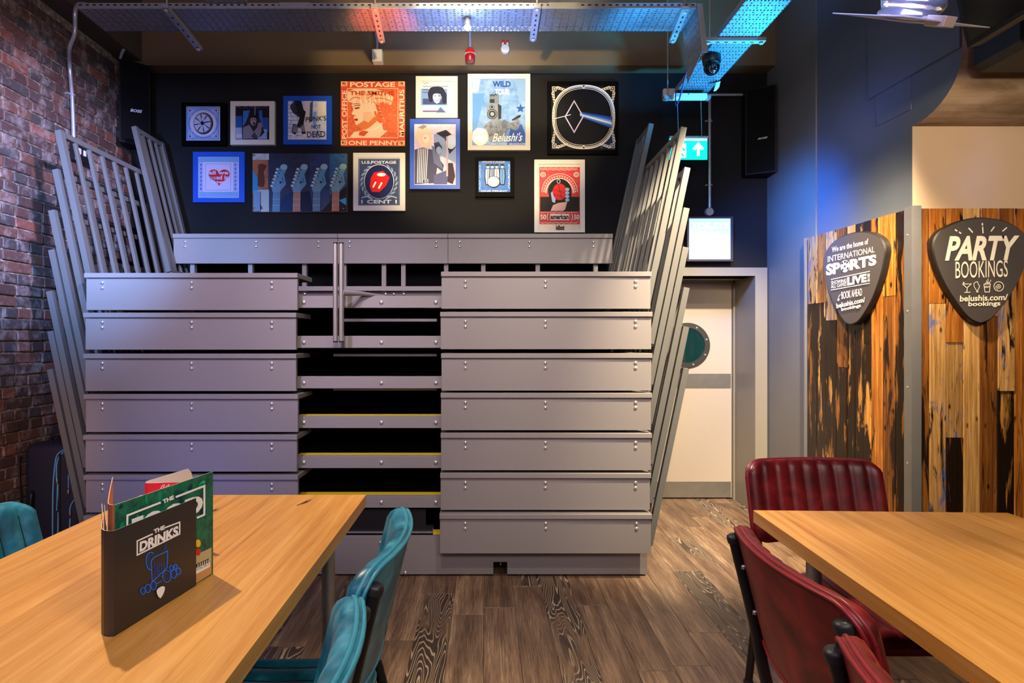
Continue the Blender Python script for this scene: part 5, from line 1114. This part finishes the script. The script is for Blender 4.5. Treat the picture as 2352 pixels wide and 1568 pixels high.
#@@FURNITURE
# ------------------------------------------------------------------ tables
TS = 0.919; TOP = H-0.62*TS
def table(label, cx, cy, rz, W=0.894*TS, Ln=1.62*TS, TH=0.040, top=TOP, knots=()):
    t = thing('dining_table', label, 'table', (0, 0, 0))
    core = MB().box((-W/2+0.004, -Ln/2+0.004, top-TH), (W/2-0.004, Ln/2-0.004, top-TH+0.006)).build('tabletop', OAK, t)
    n = 9; x = -W/2; ws = [R.uniform(0.8, 1.2) for _ in range(n)]; sc = W/sum(ws)
    for k in range(n):
        x1 = x+ws[k]*sc
        MB().box((x+(0.00004 if k else 0), -Ln/2, top-TH), (x1-(0.00004 if k < n-1 else 0), Ln/2, top-R.uniform(0, .0001)), 0, 0.0004).build('stave', OAK, core); x = x1
    for sx in (-1, 1):
        for sy in (-1, 1):
            px, py = sx*(W/2-0.075), sy*(Ln/2-0.24)
            MB().lathe([(0.021, 0.012), (0.021, top-TH-0.03), (0.026, top-TH-0.028), (0.026, top-TH-0.006), (0.05, top-TH-0.005), (0.05, top-TH)], (px, py, 0), (0, 0, 1), 20).lathe([(0.024, 0), (0.024, 0.014)], (px, py, 0), (0, 0, 1), 16).build('leg', STEEL, t)
    KN = plain('dark_knot', srgb('2a1508'), 0.5); KN2 = plain('brown_knot', srgb('8a5422'), 0.45)
    for (kx, ky, a, b, rot) in knots:
        m = MB(); c, s = math.cos(rot), math.sin(rot)
        for A_, B_, mt, zz in ((a*2.2, b*1.5, 1, 0.0003), (a, b, 0, 0.0005)):
            m.add([(kx+A_*math.cos(q)*c-B_*math.sin(q)*(1+.35*math.sin(3*q))*s, ky+A_*math.cos(q)*s+B_*math.sin(q)*(1+.35*math.sin(3*q))*c, top+zz) for q in [2*PI*i/14 for i in range(14)]], [tuple(range(14))], mt)
        m.build('knot', [KN, KN2], core)
    t.location = (cx, cy, 0); t.rotation_euler = (0, 0, rz); return t
table('oak topped table on steel legs with menus standing on it, front left', -0.92*TS, 1.528*TS, 0.004, knots=((0.216, 0.643, 0.020, 0.0055, 1.25), (-0.276, 0.386, 0.015, 0.0045, 1.4), (-0.055, 0.55, 0.011, 0.004, 1.5)))
table('bare oak topped table on steel legs among the red chairs, front right', 1.386*TS, 1.303*TS, -0.0356)

# ------------------------------------------------------------------ chairs
def pad(w, h, r, thick, nch, chd, fmap, back=0.012):
    a = w/2; NX = nch*6; m = MB()
    xs_ = [-a+w*i/NX for i in range(NX+1)]
    xs_[1:1] = [-a+0.004, -a+0.011]; xs_[-1:-1] = [a-0.011, a-0.004]
    xs_ = sorted(set(xs_))
    ts = sorted(set([0, 0.015, 0.05, 0.11, 0.2]+[0.3+0.4*i/6 for i in range(7)]+[0.8, 0.89, 0.95, 0.985, 1]))
    fr, bk = [], []
    for x in xs_:
        ex = max(0, abs(x)-(a-r)); ins = r-math.sqrt(max(0, r*r-ex*ex)); c1, c2 = [], []
        for q in ts:
            t = ins+(h-2*ins)*q; e = min(a-abs(x), t, h-t, max(0.0, (t-ins)), max(0, h-ins-t)); s = min(1, e/0.035)
            u = (x+a)/w*nch; g = abs(math.sin(PI*u))
            d = thick*math.sqrt(max(0, 1-(1-s)**2)) - chd*(1-min(1, g**0.45))*min(1, s*1.5)
            c1.append(fmap(x, t, d)); c2.append(fmap(x, t, -back))
        fr.append(c1); bk.append(c2)
    n = len(ts); V = [p for c in fr for p in c]+[p for c in bk for p in c]; o = len(xs_)*n; fs = []
    for i in range(len(xs_)-1):
        for j in range(n-1):
            k = i*n+j; fs.append((k, k+n, k+n+1, k+1)); fs.append((o+k, o+k+1, o+k+n+1, o+k+n))
    for i in range(len(xs_)-1):
        for j in (0, n-1): k = i*n+j; fs.append((k, o+k, o+k+n, k+n) if j == 0 else (k, k+n, o+k+n, o+k))
    for j in range(n-1):
        for i in (0, len(xs_)-1): k = i*n+j; fs.append((k, k+1, o+k+1, o+k) if i == 0 else (k, o+k, o+k+1, k+1))
    m.add(V, fs, 0, True)
    return m
def outline(w, h, r, n=6):
    a = w/2; pts = []
    for cx_, cy_, a0 in ((a-r, h-r, 0), (-a+r, h-r, 90), (-a+r, r, 180), (a-r, r, 270)):
        pts += [(cx_+r*math.cos(math.radians(a0+90*i/n)), cy_+r*math.sin(math.radians(a0+90*i/n))) for i in range(n+1)]
        nx = pts[-1]
    out = []
    for i, p in enumerate(pts):
        q = pts[(i+1) % len(pts)]; L_ = math.hypot(q[0]-p[0], q[1]-p[1]); k = max(1, int(L_/0.04))
        out += [(p[0]+(q[0]-p[0])*j/k, p[1]+(q[1]-p[1])*j/k) for j in range(k)]
    return out
RC = math.radians(14); BW, BH, BZ, BY = 0.525, 0.31, 0.604, -0.175
def bmap(x, t, d):
    u = x/(BW/2); y = BY-0.052*(1-u*u)-t*math.sin(RC)+d*math.cos(RC); return Vector((x, y, BZ+t*math.cos(RC)+d*math.sin(RC)))
SW_, SD = 0.435, 0.50
def smap(x, t, d): return Vector((x, -0.20+t, 0.455+d-0.01*math.sin(PI*t/SD)))
def make_chair(label, leather, piping):
    t = thing('dining_chair', label, 'chair', (0, 0, 0), 'padded dining chairs')
    b = pad(BW, BH, 0.065, 0.034, 9, 0.011, bmap).build('backrest', leather, t)
    ol = outline(BW-0.004, BH-0.004, 0.063); ol.append(ol[0])
    MB().tube([bmap(x, y+0.002, 0.001) for x, y in ol], 0.0052, 6, cap=False).build('piping', piping, b)
    MB().tube([bmap(x, y+0.002, -0.012) for x, y in ol], 0.0045, 6, cap=False).build('piping', piping, b)
    m = MB()
    for i in range(1, 9):
        x = -BW/2+BW*i/9; m.tube([bmap(x, BH*q, 0.0245) for q in (0.14, 0.3, 0.5, 0.7, 0.86)], 0.0012, 4)
    m.build('stitching', STITCH, b)
    s = pad(SW_, SD, 0.06, 0.045, 7, 0.009, smap, 0.02).build('seat', leather, t)
    ol = outline(SW_-0.004, SD-0.004, 0.058); ol.append(ol[0])
    MB().tube([smap(x, y+0.002, 0.001) for x, y in ol], 0.005, 6, cap=False).build('piping', piping, s)
    m = MB()
    for i in range(1, 7):
        x = -SW_/2+SW_*i/7; m.tube([smap(x, SD*q, 0.0372) for q in (0.1, 0.5, 0.9)], 0.0012, 4)
    m.build('stitching', STITCH, s)
    for sx in (-1, 1):
        x = 0.233*sx
        fp = bezier([(x, -0.272, 0.862), (x, -0.218, 0.64), (x, -0.196, 0.52), (x, -0.165, 0.432), (x, -0.10, 0.408), (x, 0.06, 0.405), (x, 0.18, 0.40), (x, 0.222, 0.37), (x, 0.235, 0.25), (x, 0.25, 0.013)], 5)
        f = MB().tube(fp, 0.0155, 12).build('side_tube', BLACKM, t)
        dr = Vector((0, -0.25, 1)).normalized()
        MB().lathe([(0.0175, -0.006), (0.018, 0.006), (0.0165, 0.012), (0.010, 0.0155), (0.002, 0.0165)], (x, -0.272, 0.860), dr, 16).build('end_cap', plain('black_rubber_cap', srgb('222224'), 0.45), f)
        MB().tube([(x, -0.19, 0.455), (x, -0.215, 0.36), (x, -0.29, 0.012)], 0.0145, 12).build('rear_leg', BLACKM, t)
        for yy in (-0.29, 0.25): MB().lathe([(0.019, 0), (0.019, 0.02), (0.016, 0.026)], (x, yy, 0), (0, 0, 1), 12).build('foot', plain('black_rubber_cap', srgb('222224')), t)
        for tt, zz in ((0.08, 0), (0.2, 0)):
            p = bmap(0.22*sx, tt, -0.012); MB().lathe([(0.008, 0), (0.006, 0.006)], p+Vector((0, -0.004, 0)), (0, -1, 0), 8).build('screw', ZINC, f)
    for y, z in ((-0.12, 0.405), (0.15, 0.398)): MB().tube([(-0.233, y, z), (0.233, y, z)], 0.011, 8).build('cross_bar', BLACKM, t)
    return t
teal = make_chair('teal leather chair on the aisle side of the left table, nearest the seating stand', TEAL, TEALP)
red = make_chair('oxblood leather chair facing the camera at the far end of the right table', RED, REDP)
def place(c, x, y, deg): c.location = (x, y, 0); c.rotation_euler = (0, 0, math.radians(deg))
place(teal, -0.501, 1.447, 90)
c2 = dup(teal, label='teal leather chair on the aisle side of the left table, cut by the bottom edge'); place(c2, -0.508, 0.874, 90)
c3 = dup(teal, label='teal leather chair on the brick wall side of the left table, only its back showing'); place(c3, -1.12, 1.50, -90)
place(red, 1.278, 2.05, 180)
c5 = dup(red, label='oxblood leather chair seen from behind on the aisle side of the right table'); place(c5, 0.916, 1.29, -90)
c6 = dup(red, label='oxblood leather chair at the bottom right, nearest the camera beside the right table'); place(c6, 0.837, 0.72, -92)

# ------------------------------------------------------------------ menus on the left table
def ribbon(m, path, z0, z1, th, mo=0, mi_=1):
    pts = [Vector((x*TS, y*TS)) for x, y in path]; n = len(pts); O = []; I = []
    for i, p in enumerate(pts):
        d = (pts[min(i+1, n-1)]-pts[max(i-1, 0)]).normalized(); nn = Vector((d.y, -d.x)); O.append(p); I.append(p-nn*th)
    V = [(p.x, p.y, z) for z in (z0, z1) for p in O+I]; k = 2*n
    for i in range(n-1):
        m.add([V[i], V[i+1], V[k+i+1], V[k+i]], [(0, 1, 2, 3)], mo); m.add([V[n+i], V[n+i+1], V[k+n+i+1], V[k+n+i]], [(3, 2, 1, 0)], mi_)
        m.add([V[k+i], V[k+i+1], V[k+n+i+1], V[k+n+i]], [(0, 1, 2, 3)], 2); m.add([V[i], V[i+1], V[n+i+1], V[n+i]], [(3, 2, 1, 0)], 2)
    for i in (0, n-1): m.add([V[i], V[n+i], V[k+n+i], V[k+i]], [(0, 1, 2, 3)], 2)
    return m
ZTB = TOP+0.0005
EDGE = plain('card_edge', srgb('cfc0a8'), 0.6)
dm = thing('drinks_menu', 'black folded menu lettered THE DRINKS standing open on the left table', 'menu', (-0.735, 1.195, ZTB))
DP = [(-0.932, 1.425), (-0.865, 1.325), (-0.826, 1.262), (-0.810, 1.238), (-0.797, 1.2265), (-0.786, 1.2225), (-0.774, 1.2237), (-0.728, 1.477)]
ribbon(MB(), DP[:-1], ZTB, ZTB+0.22*TS, 0.0012).build('back_cover', [plain('menu_black', srgb('2e2623'), 0.4), plain('menu_inner_grey', srgb('6f665f'), 0.5), EDGE], dm)
ribbon(MB(), [(-0.930, 1.432), (-0.86, 1.328), (-0.82, 1.27)], ZTB, ZTB+0.215*TS, 0.0008).build('inner_page', [plain('menu_page', srgb('d8d0c8'), 0.5), plain('menu_page', srgb('d8d0c8')), EDGE], dm)
ribbon(MB(), DP[-2:], ZTB, ZTB+0.22*TS, 0.0012).build('front_cover', [plain('menu_black', srgb('2e2623')), plain('menu_inner_grey', srgb('6f665f')), EDGE], dm)
C6 = lambda x, y: (220+x/4.9, 1160+y/4.9); C7 = lambda x, y: (220+x/7.84, 1060+y/7.84)
dn_ = Vector((0.253, -0.046, 0))
A = Art((-0.774*TS, 1.2237*TS, 0.8), dn_, C6); WP = 'f0ecea'; BP = '2277ee'; A.gap = 0.0001
A.line([(640, 322), (466, 402), (466, 560), (944, 322), (944, 190), (778, 252)], 15, WP)
A.text('THE', (650, 274), (772, 222), (656, 320), WP, bold=0.05); A.text('DRINKS', (488, 416), (926, 226), (490, 530), WP, bold=0.05, shear=0.05)
A.line([(620, 625), (632, 862), (800, 700), (806, 512), (740, 545), (660, 580), (620, 625)], 11, BP); A.line([(790, 428), (772, 505)], 12, '1a4fc0')
A.ring(620, 628, 58, 98, 11, BP, 22, True, 80, 300); A.ring(622, 628, 40, 70, 5, '1a55c8', 16, True, 90, 290)
for k in range(5): A.line([(650+24*k, 640+12*(k % 2)), (668+24*k, 700-14*k), (650+28*k, 800-22*k)], 5, '1a55c8')
for k in range(4): A.line([(645, 700+36*k), (700+14*k, 740+18*k)], 5, '1a55c8')
for x, y, r in ((522, 962, 34), (576, 934, 40), (640, 902, 40), (788, 798, 58), (866, 772, 40), (918, 742, 32), (838, 704, 26), (884, 690, 24)): A.ring(x, y, r*0.8, r*1.15, 9, BP, 18); A.ring(x, y, r*0.4, r*0.6, 4, '1a55c8', 12)
A.line([(660, 885), (730, 848)], 9, BP)
A.poly([(p.x, p.y) for p in bezier([(712, 1046, 0), (684, 1020, 0), (668, 970, 0), (684, 936, 0), (724, 912, 0), (756, 914, 0), (760, 946, 0), (742, 1000, 0), (712, 1046, 0)], 4)[:-1]], WP)
A.build('cover_print', dm)
fm_ = thing('food_menu', 'green folded menu lettered THE FOOD standing behind the drinks menu', 'menu', (-0.735, 1.25, ZTB))
FP = [(-0.945, 1.487), (-0.862, 1.345), (-0.818, 1.272), (-0.804, 1.25), (-0.794, 1.240), (-0.7865, 1.2365), (-0.7815, 1.2375), (-0.7194, 1.550)]
LEAF = mottled('print_leaf_green', '0b3a36', '14704f', 28, '2a9a68'); ORI_ = plain('menu_orange', srgb('e0952e'), 0.5)
ribbon(MB(), FP[:-1], ZTB, ZTB+0.27*TS, 0.0012).build('back_cover', [plain('menu_copper', srgb('8a5030'), 0.45), ORI_, EDGE], fm_)
ribbon(MB(), FP[-2:], ZTB, ZTB+0.27*TS, 0.0012).build('front_cover', [LEAF, ORI_, EDGE], fm_)
fn = Vector((0.2995, -0.0595, 0))
A = Art((-0.7815*TS, 1.2375*TS, 0.8), fn, C7); A.gap = 0.00012
for i in range(46):
    x = R.uniform(340, 2040); f_ = (x-340)/1700; y = R.uniform(780-600*f_, 1500-620*f_)+60
    A.oval(x, y, R.uniform(12, 46), R.uniform(40, 105), R.choice(['128a5e', '16a06a', '0b4a44', '2cc486', '0d3a44', '0f6a4c']), 12, i % 6 == 0, 0, 360, R.uniform(-10, 50))
A.tf = C6
A.poly([(1120, 560), (1296, 474), (1296, 696), (1120, 790)], 'b8a87c'); A.poly([(1120, 760), (1296, 668), (1296, 768), (1120, 880)], 'c8925c')
A.oval(1146, 428, 30, 44, 'e8b82a'); A.oval(1146, 526, 26, 42, 'c8281e')
A.poly([(1120, 665), (1272, 596), (1276, 640), (1120, 712)], '111111'); A.poly([(1120, 705), (1276, 634), (1278, 690), (1120, 775)], 'eeeae2'); A.text('ADVISORY', (1060, 734), (1270, 640), (1060, 768), '222222')
for k in range(6): A.line([(1138+24*k, 690-11*k), (1146+24*k, 660-11*k)], 9, 'eeeae2')
A.tf = C7
A.line([(545, 1170), (548, 966), (1150, 732)], 36, WP); A.line([(1418, 636), (1936, 436), (1936, 952), (1800, 1010)], 36, WP)
A.text('THE', (1180, 684), (1382, 600), (1190, 756), WP, bold=0.05); A.text('FOOD', (622, 1030), (1910, 566), (624, 1360), WP, bold=0.05)
A.build('cover_print', fm_)
rcd = thing('folded_card', 'red and white folded card behind the menus on the left table', 'card', (-0.873, 1.636, ZTB))
CP = [(-0.835, 1.742), (-0.99, 1.7215), (-1.0005, 1.7235), (-1.0005, 1.731), (-0.962, 1.90)]
RC_ = plain('card_red', srgb('d8203a'), 0.4); WC = plain('card_white', srgb('ece6e4'), 0.45)
m = MB(); pr_ = list(reversed(CP[:3])); ribbon(m, pr_, ZTB, ZTB+0.197*TS, 0.001); m.build('front_cover', [RC_, WC, WC], rcd)
m = MB(); a, b = Vector((-1.0005*TS, 1.731*TS, 0)), Vector((-0.962*TS, 1.90*TS, 0)); d = b-a; nn = Vector((d.y, -d.x, 0)).normalized()
e = 0.03; prf = [(0, 0), (1.12, 0), (1.12, 0.165), (1.08, 0.185), (1.0, 0.2), (0, 0.2)]
m.prism([a+d*u+Vector((0, 0, ZTB+v*TS)) for u, v in prf], -nn*0.001); m.build('back_cover', WC, rcd)
A = Art((-0.99*TS, 1.7215*TS, 0.9), (0.0205*-1, -0.18, 0)); A.text('BA', (371, 1113), (392, 1111), (367, 1122), 'f0d8d8', shear=0.2); A.build('cover_print', rcd)

# ------------------------------------------------------------------ suitcase by the brick wall
sc = thing('suitcase', 'navy fabric suitcase with pale blue zips standing against the brick wall', 'suitcase', (-2.64, 3.72, 0))
NAVY = plain('navy_fabric', srgb('12132a'), 0.7, var=0.25, scale=200); ZIP = plain('pale_blue_zip', srgb('5f9fd0'), 0.5); TRIM = plain('black_trim', srgb('0d0d12'), 0.5)
m = MB(); bm = bmesh.new(); bmesh.ops.create_cube(bm, size=1)
for v in bm.verts: v.co = Vector((-2.645+v.co.x*0.345, 3.72+v.co.y*0.30, 0.39+v.co.z*0.70))
bmesh.ops.bevel(bm, geom=bm.edges[:], offset=0.05, segments=4, affect='EDGES', profile=0.5); bm.verts.index_update()
m.add([v.co.copy() for v in bm.verts], [[v.index for v in f.verts] for f in bm.faces], 0, True); bm.free(); body = m.build('body', NAVY, sc)
def zp(pts, r=0.004, mat=ZIP, nm='zip'): MB().tube(bezier([P(x, y, 3.567) for x, y in pts], 6), r, 6).build(nm, mat, sc)
zp([(150, 1031), (132, 1044), (126, 1070), (122, 1120), (121, 1180), (121, 1240), (122, 1300)]); zp([(150, 1036), (136, 1048), (130, 1070), (130, 1100)]); zp([(132, 1108), (131, 1150), (130, 1172)], 0.003); zp([(133, 1104), (135, 1150), (138, 1172)], 0.003); zp([(134, 1176), (133, 1230), (134, 1300)]); zp([(170, 1148), (163, 1160), (160, 1172)]); zp([(161, 1190), (160, 1220), (161, 1300)]); zp([(157, 1090), (157, 1120)], 0.003)
zp([(140, 1042), (137, 1060), (137, 1180), (139, 1300)], 0.006, TRIM, 'piping'); zp([(46, 1048), (44, 1066), (46, 1120), (52, 1260)], 0.007, TRIM, 'piping')
for x, y in ((131, 1104), (157, 1128), (161, 1178)): MB().lathe([(0.006, 0), (0.007, 0.014), (0.003, 0.03)], P(x, y+6, 3.562), (0, 0, 1), 8).build('zip_puller', BRUSH, sc)
MB().tube(bezier([P(74, 1130, 3.57), P(72, 1136, 3.545), P(70, 1165, 3.54), P(70, 1195, 3.545), P(71, 1202, 3.57)], 5), 0.010, 8).build('side_grip', TRIM, sc)
MB().tube(bezier([(-2.74, 3.70, 0.73), (-2.73, 3.70, 0.762), (-2.66, 3.70, 0.768), (-2.57, 3.70, 0.762), (-2.56, 3.70, 0.73)], 5), 0.010, 8).build('carry_handle', TRIM, sc)
for x in (-2.78, -2.51):
    for y in (3.60, 3.84): MB().lathe([(0.024, -0.012), (0.027, 0), (0.024, 0.012)], (x, y, 0.027), (1, 0, 0), 14).build('wheel', TRIM, sc)
